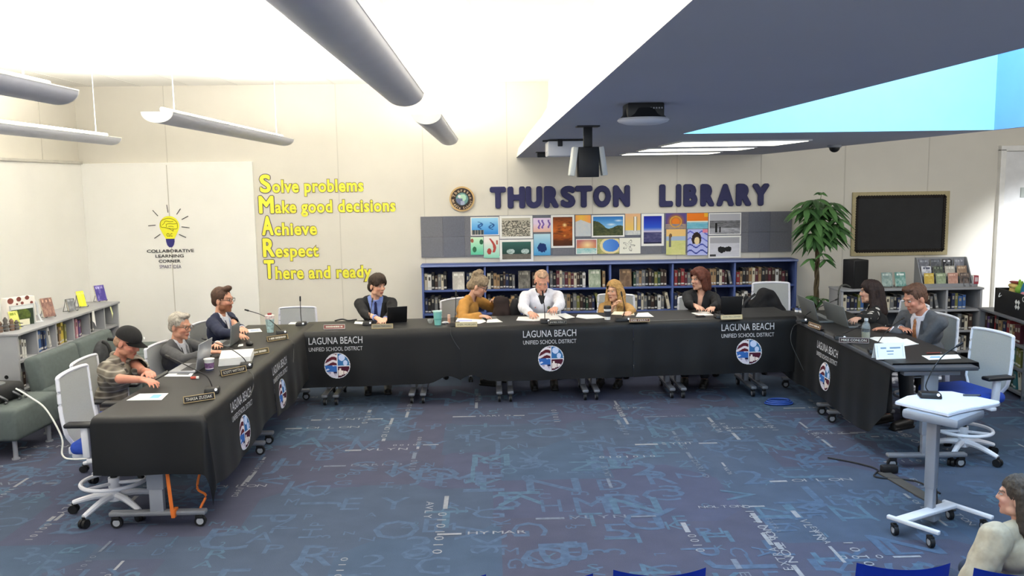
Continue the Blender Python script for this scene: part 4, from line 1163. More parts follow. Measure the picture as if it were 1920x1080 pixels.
# middle cloths
for i, (xa, xb, lx, lab) in enumerate(((-1.86, -.29, -1.475, 'black logo cloth over the middle row, below the young man in black suit'), (-.29, 1.37, .565, 'black logo cloth at centre of the middle row, below the man in white shirt'),
                                      (1.37, 2.95, 2.475, 'black logo cloth over the middle row, below the woman in black blouse'))):
    hemf = (lambda u: 0.) if i == 2 else (lambda u, i=i: (-.07*math.exp(-((u-(1.45 if i == 0 else .1))/.12)**2)))
    r, s = cloth('tablecloth', lab, 0, (xa, MYF-.01, 0), xb-xa, MYB-MYF+.01, lambda u, xa=xa: mz(xa+u)+.003, .53, seed=i*3+1, hem=hemf)
    logo(r, s, lx-xa, .045)
# left cloths : local x runs along world +Y?  front must face +X -> rotate by +90deg (local -y -> +x, local x -> +y)
lz = lambda u: .728
for i, (ya, yb, ly, lab) in enumerate(((5.24, 6.92, 6.02, 'black logo cloth over the nearest left table with an end drop'), (6.92, 8.72, 7.16, 'black logo cloth over the left table beside the man in navy suit'))):
    r, s = cloth('tablecloth', lab, PI/2, (LTX1+.01, ya, 0), yb-ya, LTX1-LTX0+.03, lz, .47, drop_l=.36 if i == 0 else 0, seed=i*5+2, hem=(lambda u: .04*math.sin(u*3)) )
    logo(r, s, ly-ya, .06, .50)
# right cloth (inner side faces -X): local -y -> -x : rotate -90deg ; local x -> -Y
o_r = Vector((2.985, 8.72, 0))
r, s = cloth('tablecloth', 'black logo cloth over the right row, one end left uncovered', -PI/2-RROT, o_r, 2.62, .62, lambda u: RZ+.003, .60, seed=7, hem=lambda u: .02*math.sin(u*4)-.22*max(0, (u-2.3)/.32))
logo(r, s, 1.36, .10, .50)
# orange strap
tag(obj('orange_strap', (lambda bm: [box(bm, (-2.005, 5.255, .24), (.022, .006, .29), rot=(0, -.06, 0)), box(bm, (-1.995, 5.29, .1), (.024, .07, .05), bev=.003)][0])(B()), M('strap_orange', 'd9702a', .6)), 'bright orange strap hanging at the end leg of left table', 'strap')
bm = B(); tube(bm, curve_pts([(-1.84, 5.36, .36), (-1.86, 5.33, .24), (-1.82, 5.36, .18), (-1.85, 5.33, .1), (-1.83, 5.35, .03)], 5), .008, 6)
tag(obj('orange_lanyard', bm, M('strap_orange', 'd9702a', .6)), 'thin orange cord dangling beside the orange strap', 'cord')

# ================================================================== OFFICE CHAIRS
cwh = M('chair_white', 'e4e4ea', .35, var=.02); cmesh = M('chair_mesh_grey', 'a7a9a6', .7, var=.05, scale=150); cblue = M('chair_seat_blue', '2b4cae', .8, var=.08, scale=60); cblk = M('chair_black', '1b1b1e', .5)
SH = .54
def make_chair(label, ring=True):
    r = thing('office_chair', label, 'chair', (0, 0, 0), 0, 'white framed office chairs with grey mesh backs')
    # faces -Y.  backrest outline in (x, z), curved in depth
    def bk(x, t):   # t 0..1 up the back
        z = SH-.04+t*.50; y = .145+.11*t+.03*math.cos(PI*(t-.25))-.22*x*x
        return Vector((x, y, z))
    hw = lambda t: .215*(1-.10*abs(t-.55)**1.5-.32*max(0, .22-t)/.22)
    out = []
    for i in range(25): t = i/24; out.append(bk(hw(t), t*.97))
    for i in range(1, 12): a = PI*i/12; out.append(bk(hw(1)*math.cos(a)*1.0, .97+.03*math.sin(a)))
    for i in range(25): t = 1-i/24; out.append(bk(-hw(t), t*.97))
    bm = B(); tube(bm, out, .013, 8); obj('back_frame', bm, cwh, r)
    bm = B(); n, m = 12, 16; G = [[bm.verts.new(bk(-hw(j/m)+2*hw(j/m)*i/n, j/m*.975)+Vector((0, -.004, 0))) for i in range(n+1)] for j in range(m+1)]
    for j in range(m):
        for i in range(n): bm.faces.new((G[j][i], G[j][i+1], G[j+1][i+1], G[j+1][i]))
    obj('back_mesh', bm, cmesh, r)
    bm = B(); box(bm, (0, -.04, SH-.02), (.47, .43, .085), bev=.04, seg=4); obj('seat', bm, cblue, r)
    bm = B(); box(bm, (0, .02, SH-.085), (.3, .36, .05), bev=.015)
    for sx in (-1, 1): cyl(bm, (sx*.14, .12, SH-.09), (sx*.15, .195, SH-.03), .02, n=8); 
    box(bm, (0, .19, SH-.05), (.33, .04, .05), bev=.01); obj('seat_shell', bm, cwh, r)
    for sx in (-1, 1):
        bm = B(); box(bm, (sx*.265, .04, SH+.04), (.045, .05, .21), bev=.012, rot=(0, sx*.05, 0)); box(bm, (sx*.2, .02, SH-.085), (.16, .05, .03), bev=.008)
        a = obj('armrest', bm, cwh, r)
        bm = B(); box(bm, (sx*.272, .045, SH+.155), (.085, .23, .03), bev=.014, seg=3); obj('arm_pad', bm, cblk, a)
    bm = B(); cyl(bm, (0, 0, .1), (0, 0, SH-.09), .024, n=14); cyl(bm, (0, 0, SH-.2), (0, 0, SH-.1), .038, n=14); obj('gas_column', bm, cblk, r)
    if ring:
        bm = B(); tube(bm, [(.205*math.cos(2*PI*i/36), .205*math.sin(2*PI*i/36), .225) for i in range(36)], .014, 8, closed=True)
        for k in range(3): a = 2*PI*k/3+.5; cyl(bm, (0, 0, .21), (.2*math.cos(a), .2*math.sin(a), .225), .012, n=8)
        cyl(bm, (0, 0, .18), (0, 0, .25), .038, n=14); obj('foot_ring', bm, cwh, r)
    bm = B(); cyl(bm, (0, 0, .09), (0, 0, .16), .045, .036, n=16); hub = obj('base_hub', bm, cwh, r)
    for k in range(5):
        a = 2*PI*k/5+.3; c, s = math.cos(a), math.sin(a)
        bm = B(); pts = [(c*q, s*q, z) for q, z in ((.03, .125), (.12, .12), (.22, .095), (.285, .075))]
        tube(bm, curve_pts(pts, 3), [.026-.0011*i for i in range(10)], 8); l = obj('base_leg', bm, cwh, r)
        bm = B(); t = Vector((-s, c, 0))
        for q in (-.014, .014):
            p_ = Vector((c*.285, s*.285, .03))+t*q; cyl(bm, p_-t*.01, p_+t*.01, .03, n=14)
        cyl(bm, (c*.285, s*.285, .03), (c*.285, s*.285, .075), .012, n=8); obj('caster', bm, cast_b, l)
    return r
# rotz: chair faces -Y at 0; facing +X needs rotz=+90deg ; facing -X needs -90deg
ch0 = make_chair('empty white framed chair with foot ring at the near end of left table')
ch0.location = (-2.485, 5.58, 0); ch0.rotation_euler.z = PI/2+.0; ch0.scale = (.97, .97, .96)
CHAIRS = {
 'cap': ((-2.80, 6.42, 0), PI/2+.0, 'chair with grey mesh back, the man in black cap sits on it'),
 'greysuit': ((-2.60, 7.28, 0), PI/2-.1, 'chair carrying the grey haired man in dark grey suit'),
 'navysuit': ((-2.64, 8.42, 0), PI/2-.1, 'chair carrying the bearded man in navy suit'),
 'gap': ((-2.13, 9.42, 0), .05, 'empty chair behind the table corner by the single microphone'),
 'young': ((-1.13, 9.35, 0), .12, 'chair carrying the young man in black suit'),
 'tan': ((-.25, 9.42, 0), .75, 'chair carrying the person in mustard cardigan'),
 'white': ((.58, 9.42, 0), 0, 'chair carrying the man in white shirt'),
 'blonde': ((1.36, 9.42, 0), -.25, 'chair carrying the blonde person in tan jacket'),
 'blouse': ((2.3, 9.42, 0), -.1, 'chair carrying the red haired person in black blouse'),
 'coat': ((3.16, 9.45, 0), -.06, 'empty tall white chair beside the draped black jacket'),
 'dark': ((4.02, 8.42, 0), -PI/2+.22, 'chair behind the dark haired woman in patterned top'),
 'tie': ((3.76, 7.40, 0), -PI/2+.1, 'chair carrying the man in grey suit with orange tie'),
 'rend': ((3.57, 6.32, 0), -PI/2+.2, 'empty white framed chair between the lectern and dark bookcase')}
CHO = {}
CHS = {'gap': (.95, .95, .78), 'tan': (.95, .95, .85), 'blonde': (.95, .95, .86), 'young': (.9, .9, .74), 'white': (.95, .95, .80), 'blouse': (.95, .95, .82), 'cap': (.97, .97, .87), 'greysuit': (.97, .97, .81), 'navysuit': (.97, .97, .80), 'dark': (.95, .95, .88), 'tie': (.95, .95, .92)}
for k_, (loc, rz, lab) in CHAIRS.items():
    CHO[k_] = dup(ch0, loc, rz, lab)
    if k_ in CHS: CHO[k_].scale = CHS[k_]

# ================================================================== SOFA
sofa_m = M('sofa_green_grey', '5b6462', .85, var=.08, scale=25)
def sofa(label, loc, rz, L, back=True):
    r = thing('sofa_module', label, 'sofa', loc, rz, 'grey green sofa modules')
    bm = B(); box(bm, (0, 0, .29), (L, .66, .26), bev=.035, seg=3); obj('seat', bm, sofa_m, r)
    if back:
        bm = B(); box(bm, (0, .30, .52), (L-.01, .14, .34), rot=(-.16, 0, 0), bev=.04, seg=3); obj('backrest', bm, sofa_m, r)
    for x in (-L/2+.08, L/2-.08):
        for y in (-.26, .26):
            bm = B(); cyl(bm, (x, y, 0.01), (x, y, .17), .018, n=10); cyl(bm, (x, y, 0), (x, y, .012), .03, n=12); obj('leg', bm, tgrey, r)
    return r
sofa('grey green ottoman carrying the black bag, at photo edge', (-4.02, 7.03, 0), PI/2-.05, .64, False)
sofa('grey green sofa module with the grey backpack leaning on it', (-3.62, 7.78, 0), PI/2, .74)
sofa('grey green sofa module behind the man in black cap', (-3.62, 8.54, 0), PI/2, .74)
sofa('grey green backless sofa seat beyond, towards the bright corner wall', (-3.62, 9.30, 0), PI/2, .74, False)
# bag on ottoman, backpack, white cable
r = thing('black_bag', 'black padded bag with grey circle on the near ottoman', 'bag', (-4.05, 6.98, .42), PI/2-.2)
bm = B(); box(bm, (0, 0, .07), (.42, .34, .14), bev=.05, seg=3); obj('body', bm, M('bag_black', '1c1d1f', .7, var=.15, scale=30), r)
bm = B(); cyl(bm, (0, -.02, .14), (0, -.02, .147), .1, n=28); obj('round_patch', bm, M('patch_grey', '6d7072', .6), r)
for x in (-.1, .05, .12):
    bm = B(); tube(bm, curve_pts([(x, -.16, .08), (x+.02, -.2, .05), (x+.05, -.2, .02), (x+.03, -.19, .01)], 4), .01, 6); obj('strap', bm, wire, r)
p = at(95, 700, x=-3.5)
r = thing('backpack', 'dark grey backpack with black straps leaning on the sofa', 'backpack', (-3.52, 7.86, .42), PI/2+.1)
bm = B(); ell(bm, (0, 0, .17), (.15, .08, .17)); box(bm, (0, 0, .13), (.26, .13, .24), bev=.05); obj('body', blob(bm, .012, 4), M('backpack_grey', '3a3b3d', .8, var=.2, scale=25), r)
bm = B(); ell(bm, (0, -.075, .11), (.1, .04, .09)); obj('front_pocket', bm, M('backpack_light', '5a5c5e', .8), r)
for sx in (-1, 1):
    bm = B(); tube(bm, curve_pts([(sx*.07, -.03, .33), (sx*.12, -.09, .3), (sx*.13, -.11, .18), (sx*.11, -.08, .05)], 5), .014, 8); obj('strap', bm, M('strap_black', '111112', .7), r)
bm = B(); tube(bm, curve_pts([(-3.85, 7.0, .52), (-3.72, 6.97, .45), (-3.58, 6.92, .36), (-3.44, 6.85, .15), (-3.42, 6.8, .02), (-3.3, 6.72, .008), (-3.1, 6.75, .008), (-2.85, 6.8, .008), (-2.6, 6.7, .008)], 8), .007, 8)
tag(obj('white_cable', bm, white), 'white cable running from the black bag down across the carpet', 'cable')

# ================================================================== LECTERN TABLE
r = thing('lectern_table', 'small white wheeled lectern table with grey column', 'lectern', (2.76, 5.08, 0), 0)
ZL = .75
pts = [at(1678, 752, z=ZL), at(1700, 742, z=ZL), at(1762, 733, z=ZL), at(1785, 733.5, z=ZL), at(1875, 752, z=ZL), at(1873, 756, z=ZL), at(1830, 763, z=ZL), at(1800, 769, z=ZL), at(1779, 775, z=ZL)]
poly = [(q.x-2.76, q.y-5.08) for q in pts][::-1]
bm = B(); prism(bm, poly, .022, Matrix.Translation((0, 0, ZL-.022)), bev=.004); obj('tabletop', bm, M('laminate_white', 'e6e6ee', .3, var=.01), r)
bm = B(); box(bm, (-.03, -.02, ZL-.055), (.34, .36, .06), rot=(0, 0, -.92), bev=.02); obj('under_tray', bm, tgrey, r)
bm = B(); box(bm, (-.085, -.02, ZL/2+.1), (.066, .055, ZL-.26), rot=(0, 0, -.92), bev=.01); box(bm, (-.085, -.02, .3), (.056, .046, .5), rot=(0, 0, -.92), bev=.008); box(bm, (-.085, -.02, .06), (.1, .085, .05), rot=(0, 0, -.92), bev=.006); obj('column', bm, tgrey, r)
ang_l = .42
Rz = rotm(0, 0, .38)
A = at(1700, 985, z=.07); A2 = at(1778, 948, z=.07); 
legL = (at(1664, 968, z=.1), at(1762, 1000, z=.1)); legR = (at(1768, 940, z=.1), at(1862, 971, z=.1))
o_ = Vector((2.76, 5.08, 0))
def bar(bm, a, b, w, h, bev=.006):
    a, b = Vector(a), Vector(b); d = b-a; box(bm, (a+b)/2, (d.length, w, h), rot=(0, 0, math.atan2(d.y, d.x)), bev=bev)
for a, b in (legL, legR):
    bm = B(); bar(bm, a-o_, b-o_, .028, .024); l = obj('foot', bm, M('foot_white', 'd9dae0', .35), r)
    for q, k in ((a, .02), (b, -.02)):
        v = (q-o_); d = (b-a).normalized(); v = v+d*(.05 if q is a else -.05); caster('caster', v.x, v.y, l, .032)
bm = B(); m0 = (legL[0]+legL[1])/2; m1 = (legR[0]+legR[1])/2
m0 = legL[0]+(legL[1]-legL[0])*.25; m1 = legR[0]+(legR[1]-legR[0])*.2
bar(bm, m0-o_, m1-o_, .075, .022); obj('base_bar', bm, M('foot_white', 'd9dae0', .35), r)
bm = B(); tube(bm, curve_pts([(-.05, .07, .42), (-.01, .08, .25), (.0, .06, .12), (-.04, .02, .05), (-.06, -.02, .04)], 5), .006, 6); obj('power_cable', bm, cblk, r)
ground_cable = curve_pts([(2.55, 6.35, .008), (2.72, 6.2, .008), (2.8, 6.05, .008), (2.72, 5.9, .008), (2.95, 5.8, .008), (3.0, 5.55, .008)], 6)
bm = B(); tube(bm, ground_cable, .006, 6); tag(obj('floor_cable', bm, cblk), 'black cable curling on the carpet behind the lectern table', 'cable')
bm = B(); box(bm, (0, 0, .006), (.09, .75, .012), bev=.004); tag(obj('cable_cover', bm, M('cable_cover_grey', '4a4744', .8), loc=(2.86, 5.62, 0), rot=(0, 0, .12)), 'dark flat cable cover strip on the carpet by the lectern table', 'cable cover')
bm = B(); box(bm, (0, 0, .03), (.12, .06, .06), bev=.015); tag(obj('power_strip', bm, cblk, loc=(2.86, 6.0, 0)), 'black power brick on the carpet below the right table end', 'power brick')
# blue cable bundle near the right corner
bm = B()
for k in range(3): tube(bm, [(.13*math.cos(2*PI*i/20)*(1-.12*k), .07*math.sin(2*PI*i/20)*(1-.1*k), .012+.014*k) for i in range(20)], .009, 6, closed=True)
tag(obj('cable_bundle', bm, M('cable_blue', '2a4c9a', .5), loc=(2.72, 7.98, 0)), 'coiled blue cable on the floor at the right table corner', 'cable')
# ================================================================== AUDIENCE CHAIRS
ab = M('plastic_blue', '1f3fa6', .4, var=.04)
def aud_chair(label, x, y, rz, s):
    r = thing('stacking_chair', label, 'chair', (x, y, 0), rz, 'blue audience chairs at the bottom edge')
    r.scale = (s, s, s)
    # faces +Y ; back shell towards -Y
    bm = B(); n, m = 14, 8
    def bk(i, j):
        u = i/n*2-1; t = j/m; return Vector((u*(.225-.0*t), -.20-.05*t-.055*(1-u*u), .52+.27*t-.012*(1-u*u)*(1 if j == m else .0)))
    for off in (0,):
        G = [[bm.verts.new(bk(i, j)) for i in range(n+1)] for j in range(m+1)]
        for j in range(m):
            for i in range(n): bm.faces.new((G[j][i], G[j][i+1], G[j+1][i+1], G[j+1][i]))
    bmesh.ops.solidify(bm, geom=bm.faces[:], thickness=.014); bmesh.ops.recalc_face_normals(bm, faces=bm.faces[:]); obj('backrest', bm, ab, r)
    bm = B(); box(bm, (0, .02, .455), (.44, .42, .025), bev=.012); obj('seat', bm, ab, r)
    for sx in (-1, 1):
        bm = B(); tube(bm, curve_pts([(sx*.21, -.22, .7), (sx*.21, -.19, .46), (sx*.215, -.22, .02)], 5), .011, 8); obj('leg', bm, tgrey, r)
        bm = B(); tube(bm, curve_pts([(sx*.2, .19, .45), (sx*.21, .2, .3), (sx*.215, .23, .02)], 5), .011, 8); obj('leg', bm, tgrey, r)
    return r
AS = .80
def ach(px, py, label, rz=0):
    p = at(px, py, z=.79*AS); aud_chair(label, p.x, p.y+.25*AS, rz, AS)
ach(1237, 1066, 'blue plastic chair back, fully seen at the bottom edge beside the gap', 0)
ach(1700, 1055, 'blue plastic chair back beside the long haired person in beige', -.06)
ach(1928, 1066, 'blue plastic chair carrying the long haired person in beige', -.1)
ach(1024, 1077, 'blue plastic chair back showing only a thin curved top edge', 0)
ach(820, 1080, 'blue plastic chair back barely showing, first of the audience chairs', 0.03)
# ================================================================== PEOPLE
from mathutils import noise as mnoise
def plaid_mat():
    m = bpy.data.materials.new('plaid_flannel'); m.use_nodes = True; nt = m.node_tree; b = nt.nodes['Principled BSDF']; N = nt.nodes.new; L = nt.links.new
    tc = N('ShaderNodeTexCoord'); fac = None
    col = N('ShaderNodeMix'); col.data_type = 'RGBA'; col.inputs[6].default_value = (*lin('8a8272'), 1); col.inputs[7].default_value = (*lin('4c433c'), 1)
    w = []
    for ax in ('Y', 'Z', 'X'):
        v = N('ShaderNodeTexWave'); v.wave_type = 'BANDS'; v.bands_direction = ax; v.inputs['Scale'].default_value = 3.6; v.inputs['Distortion'].default_value = .6
        L(tc.outputs['Object'], v.inputs['Vector']); w.append(v)
    a = N('ShaderNodeMath'); a.operation = 'ADD'; L(w[0].outputs['Fac'], a.inputs[0]); L(w[1].outputs['Fac'], a.inputs[1])
    h = N('ShaderNodeMath'); h.operation = 'MULTIPLY'; h.inputs[1].default_value = .5; a2 = N('ShaderNodeMath'); a2.operation = 'ADD'; L(a.outputs[0], a2.inputs[0]); L(w[2].outputs['Fac'], a2.inputs[1]); h.inputs[1].default_value = .36; L(a2.outputs[0], h.inputs[0]); L(h.outputs[0], col.inputs[0])
    v = N('ShaderNodeTexWave'); v.bands_direction = 'Z'; v.inputs['Scale'].default_value = 7.2; v.inputs['Distortion'].default_value = .6; L(tc.outputs['Object'], v.inputs['Vector'])
    pw = N('ShaderNodeMath'); pw.operation = 'POWER'; pw.inputs[1].default_value = 6; L(v.outputs['Fac'], pw.inputs[0])
    c2 = N('ShaderNodeMix'); c2.data_type = 'RGBA'; c2.inputs[7].default_value = (*lin('c9c2b4'), 1); L(col.outputs[2], c2.inputs[6])
    s = N('ShaderNodeMath'); s.operation = 'MULTIPLY'; s.inputs[1].default_value = .5; L(pw.outputs[0], s.inputs[0]); L(s.outputs[0], c2.inputs[0])
    L(c2.outputs[2], b.inputs['Base Color']); b.inputs['Roughness'].default_value = .9; _mats['plaid_flannel'] = m; return m
def print_mat():
    m = bpy.data.materials.new('blouse_print'); m.use_nodes = True; nt = m.node_tree; b = nt.nodes['Principled BSDF']; N = nt.nodes.new; L = nt.links.new
    tc = N('ShaderNodeTexCoord'); v = N('ShaderNodeTexVoronoi'); v.inputs['Scale'].default_value = 11; L(tc.outputs['Object'], v.inputs['Vector'])
    n = N('ShaderNodeTexNoise'); n.inputs['Scale'].default_value = 5; L(tc.outputs['Object'], n.inputs['Vector'])
    a = N('ShaderNodeMath'); a.operation = 'SUBTRACT'; L(n.outputs['Fac'], a.inputs[0]); L(v.outputs['Distance'], a.inputs[1])
    cr = N('ShaderNodeValToRGB'); cr.color_ramp.interpolation = 'CONSTANT'; cr.color_ramp.elements[0].color = (*lin('141416'), 1); cr.color_ramp.elements[1].position = .2; cr.color_ramp.elements[1].color = (*lin('c9c6c0'), 1)
    L(a.outputs[0], cr.inputs['Fac']); L(cr.outputs['Color'], b.inputs['Base Color']); b.inputs['Roughness'].default_value = .8; _mats['blouse_print'] = m; return m
plaid_mat(); print_mat()
skin_m = vcol_mat('skin', .5, .3)
def wrinkle(me, amp, sc_=14.):
    if amp <= 0: return me
    ns = [v.normal.copy() for v in me.vertices]
    for v, n in zip(me.vertices, ns):
        v.co += n*amp*mnoise.noise(v.co*sc_)
    return me

def person(label, head_px, Yh, rot, lean=.1, slean=0., twist=0., hyaw=0., hpitch=.1, s=.90, hands=((None), (None)), fem=False, skin='d9a88a', hair=None, hairc='4a3a2c', outfit=None, beard=None, glasses=None, cap_=False, elbows=(None, None), palm=(None, None), curl=.35, voxel=.0055):
    Rt = (rotm(lean) @ rotm(0, slean, twist)).to_3x3()
    Rh = rotm(0, 0, hyaw).to_3x3() @ rotm(hpitch).to_3x3()
    sh_w, neck_r = (.158, .043) if fem else (.185, .052)
    tw = .88 if fem else 1.
    nb = Rt @ Vector((0, .005, .50)); hc0 = nb+Rt @ Vector((0, 0, .03))+Rh @ Vector((0, -.02, .112))
    wh = at(head_px[0], head_px[1], y=Yh)
    Rr = rotm(0, 0, rot).to_3x3()
    off = Rr @ (hc0*s)
    pz = (wh.z-hc0.z*s)/s                       # pelvis height in body units
    loc = Vector((wh.x-off.x, wh.y-off.y, 0))
    P = Vector((0, 0, pz)); Tq = lambda x, y, z: P+Rt @ Vector((x*1., y, z))
    Hc = P+hc0; Hq = lambda x, y, z: Hc+Rh @ Vector((x, y, z))
    tolocal = lambda w: (Rr.inverted() @ (Vector(w)-loc))/s
    # --- arms
    arms = []
    for k, sx in enumerate((-1, 1)):
        S = Tq(sx*sh_w, 0, .435); L1, L2 = (.27, .24) if fem else (.29, .26)
        W = tolocal(hands[k]) if hands[k] is not None else S+Vector((sx*.04, -.2, -.40))
        d = W-S; dl = d.length
        if dl > (L1+L2)*.985: W = S+d*((L1+L2)*.985/dl); d = W-S; dl = d.length
        a = (L1*L1-L2*L2+dl*dl)/(2*dl); h = math.sqrt(max(0, L1*L1-a*a))
        pole = Vector(elbows[k]) if elbows[k] else Vector((sx*.8, .45, -.55)); dn = d.normalized(); pole = (pole-dn*pole.dot(dn)).normalized()
        E = S+dn*a+pole*h; arms.append((S, E, W))
    def te(bm, c, r):
        t = bmesh.new(); bmesh.ops.create_uvsphere(t, u_segments=20, v_segments=14, radius=1)
        _xf(t, t.verts, Matrix.Translation(Tq(*c)) @ Rt.to_4x4() @ Matrix.Diagonal((*r, 1))); _addmesh(bm, t)
    # --- skin body
    bm = B()
    te(bm, (0, 0, .03), (.15*tw, .10, .09)); te(bm, (0, 0, .17), (.125*tw, .09, .13)); te(bm, (0, .005, .34), (.145*tw, .095, .135)); cap(bm, Tq(-sh_w*.8, .01, .44), Tq(sh_w*.8, .01, .44), .045)
    cap(bm, Tq(0, .012, .43), Tq(0, .015, .50), .06 if not fem else .05, neck_r); cap(bm, Tq(0, .012, .48), Hq(0, .018, -.04), neck_r, neck_r*.95)
    hs = .95 if fem else 1.
    H = lambda x, y, z: Hq(x*hs, y, z)
    def he(c, r): 
        t = bmesh.new(); bmesh.ops.create_uvsphere(t, u_segments=20, v_segments=14, radius=1)
        _xf(t, t.verts, Matrix.Translation(H(*c)) @ Rh.to_4x4() @ Matrix.Diagonal((r[0]*hs, r[1], r[2], 1))); _addmesh(bm, t)
    he((0, .012, .035), (.074, .094, .085)); he((0, -.03, -.03), (.060, .060, .078)); he((0, -.042, -.082), (.042, .044, .034)); he((0, -.072, -.1), (.018, .017, .016))
    cap(bm, H(-.03, -.078, .028), H(.03, -.078, .028), .014)
    cap(bm, H(0, -.087, .012), H(0, -.102, -.022), .0085, .0115); ell(bm, H(.011, -.092, -.026), .0085); ell(bm, H(-.011, -.092, -.026), .0085)
    cap(bm, H(-.017, -.085, -.058), H(.017, -.085, -.058), .0075); cap(bm, H(-.014, -.084, -.068), H(.014, -.084, -.068), .0075)
    for sx in (-1, 1): he((sx*.036, -.064, -.022), (.024, .022, .022)); he((sx*.077, .012, -.012), (.009, .02, .032)); he((sx*.05, -.01, -.07), (.018, .04, .025))
    for k, (S, E, W) in enumerate(arms):
        sx = (-1, 1)[k]
        cap(bm, S, E, .044 if not fem else .037, .036 if not fem else .031); cap(bm, E, W, .037 if not fem else .031, .026 if not fem else .023)
        fd = (W-E).normalized()
        n = Vector(palm[k]) if palm[k] else Vector((0, 0, -1)); n = (n-fd*n.dot(fd))
        n = n.normalized() if n.length > .05 else Vector((sx, 0, 0))
        hd = (Vector((fd.x, fd.y, fd.z*.25-.06)) if not (palm and palm[k]) else fd).normalized(); n = (n-hd*n.dot(hd)).normalized(); lat = hd.cross(n).normalized()*(1)      # towards one side
        thumb_side = -1 if lat.x*sx > 0 else 1; lat = lat*thumb_side         # lat points to the thumb (inner) side
        z_ = .94 if fem else 1.
        for i, (o_, L_) in enumerate(((.030, .068), (.010, .078), (-.011, .072), (-.030, .056))):
            kn = W+hd*(.088-.006*abs(i-1))*z_+lat*o_*z_
            cap(bm, W+hd*.01+lat*o_*.6, kn, .0145*z_, .0115*z_)
            p0 = kn; dd = hd+lat*o_*2.6; dd.normalize()
            for q, fr in enumerate((.45, .32, .25)):
                ca = curl*(q*.9+.5); v = (dd*math.cos(ca)+n*math.sin(ca)).normalized(); p1 = p0+v*L_*fr*z_
                cap(bm, p0, p1, (.0092-.0009*q)*z_, (.0086-.0009*q)*z_, n=8); p0 = p1
        t0 = W+hd*.022+lat*.022; t1 = t0+(hd*.6+lat*.75+n*.25).normalized()*.042*z_; t2 = t1+(hd*.9+lat*.35+n*.3).normalized()*.032*z_; t3 = t2+(hd+lat*.05+n*.35).normalized()*.024*z_
        cap(bm, t0, t1, .0145*z_, .0115*z_); cap(bm, t1, t2, .0108*z_, .0095*z_, n=8); cap(bm, t2, t3, .0095*z_, .0075*z_, n=8)
    hip = [P+Vector((sx*.085, -.02, -.0)) for sx in (-1, 1)]; knee = [Vector((sx*.115, -.45, pz+.02)) for sx in (-1, 1)]; ank = [Vector((sx*.11, -.40, .09)) for sx in (-1, 1)]
    for k in (0, 1): cap(bm, hip[k], knee[k], .07, .05); cap(bm, knee[k], ank[k], .05, .036); cap(bm, ank[k]+Vector((0, 0, -.035)), ank[k]+Vector((0, -.14, -.05)), .035, .03)
    sk_, lip_, hc_ = hx(skin), mix(hx(skin), hx('a0453f'), .55), hx(hairc)
    Rhi = Rh.inverted()
    def paint(co):
        q = Rhi @ (co-Hc); x, y, z = q.x/hs, q.y, q.z; c = sk_
        if abs(x) < .11 and -.13 < z < .14 and y < .12:
            if y < -.03:
                d = min(((x-.042)**2+(z+.028)**2)**.5, ((x+.042)**2+(z+.028)**2)**.5); c = mix(c, mix(sk_, hx('c8604e'), .5), .55*max(0, 1-d/.035))
                c = mix(c, mix(sk_, hx('5a3226'), .5), .5*max(0, 1-min(((x-.03)**2+(z-.012)**2*2)**.5, ((x+.03)**2+(z-.012)**2*2)**.5)/.02))
            if abs(x) < .023 and abs(z+.0625) < .0085 and y < -.075: c = lip_
            if abs(z+.0628) < .0018 and abs(x) < .02 and y < -.07: c = mix(lip_, hx('3a1512'), .6)
            if .014 < abs(x) < .05 and abs(z-.031+.05*(abs(x)-.03)**2*20) < .0055 and y < -.055: c = mix(c, mix(hc_, hx('3a2c22'), .3), .55)
            if beard and z < -.035 and y < .01 and not (abs(x) < .02 and abs(z+.0625) < .008): c = mix(c, hx(beard), .75 if z < -.045 else .45)
            if beard and -.055 < z < -.04 and abs(x) < .03: c = mix(c, hx(beard), .7)
        return c
    body = obj('person', blob(bm, voxel, 5, paint=paint), skin_m, None, ang=80)
    body.location = loc; body.rotation_euler = (0, 0, rot); body.scale = (s, s, s)
    tag(body, label, 'person', None)
    # eyes
    for sx in (-1, 1):
        bm = B(); c = H(sx*.031, -.0775, .011)
        ell(bm, c, (.0115, .0118, .0068), u=12, v=8); ell(bm, H(sx*.031, -.0868, .011), (.0058, .004, .0058), u=10, v=6, mi=1)
        obj('eye', bm, [M('eye_white', 'b4aaa2', .3, var=0), M('eye_dark', '2b211c', .3, var=0)], body)
    hm = M('hair_'+hairc, hairc, .7, var=.35, scale=45., bump=.5)
    Tinv = Rt.inverted()
    tl = lambda co: Tinv @ (co-P)
    hl = lambda co: Rhi @ (co-Hc)
    # --- hair
    if hair:
        bm = B()
        def hh(c, r, rx=0):
            t = bmesh.new(); bmesh.ops.create_uvsphere(t, u_segments=20, v_segments=14, radius=1)
            _xf(t, t.verts, Matrix.Translation(H(*c)) @ Rh.to_4x4() @ rotm(rx) @ Matrix.Diagonal((r[0]*hs, r[1], r[2], 1))); _addmesh(bm, t)
        def hcap(a, b, r0, r1): cap(bm, H(*a), H(*b), r0, r1)
        if hair == 'thin_top': hh((0, .034, .036), (.081, .086, .076)); hh((0, .055, -.0), (.072, .058, .066)); hh((0, .0, .094), (.062, .078, .032))
        elif hair != 'cap_fringe' and hair != 'balding':
            hh((0, .022, .047), (.083, .097, .088)); hh((0, .055, -.0), (.072, .058, .07))
        if hair == 'short_side':
            hh((.0, -.035, .105), (.06, .05, .03), -.2)
        if hair == 'quiff': hh((0, -.045, .118), (.055, .045, .03), -.3); 
        if hair == 'mop':
            hh((0, -.01, .07), (.094, .098, .085)); hh((0, -.062, .075), (.07, .035, .04)); hh((.05, -.05, .05), (.035, .045, .05)); hh((-.05, -.05, .05), (.035, .045, .05)); hh((0, .06, -.02), (.08, .06, .07))
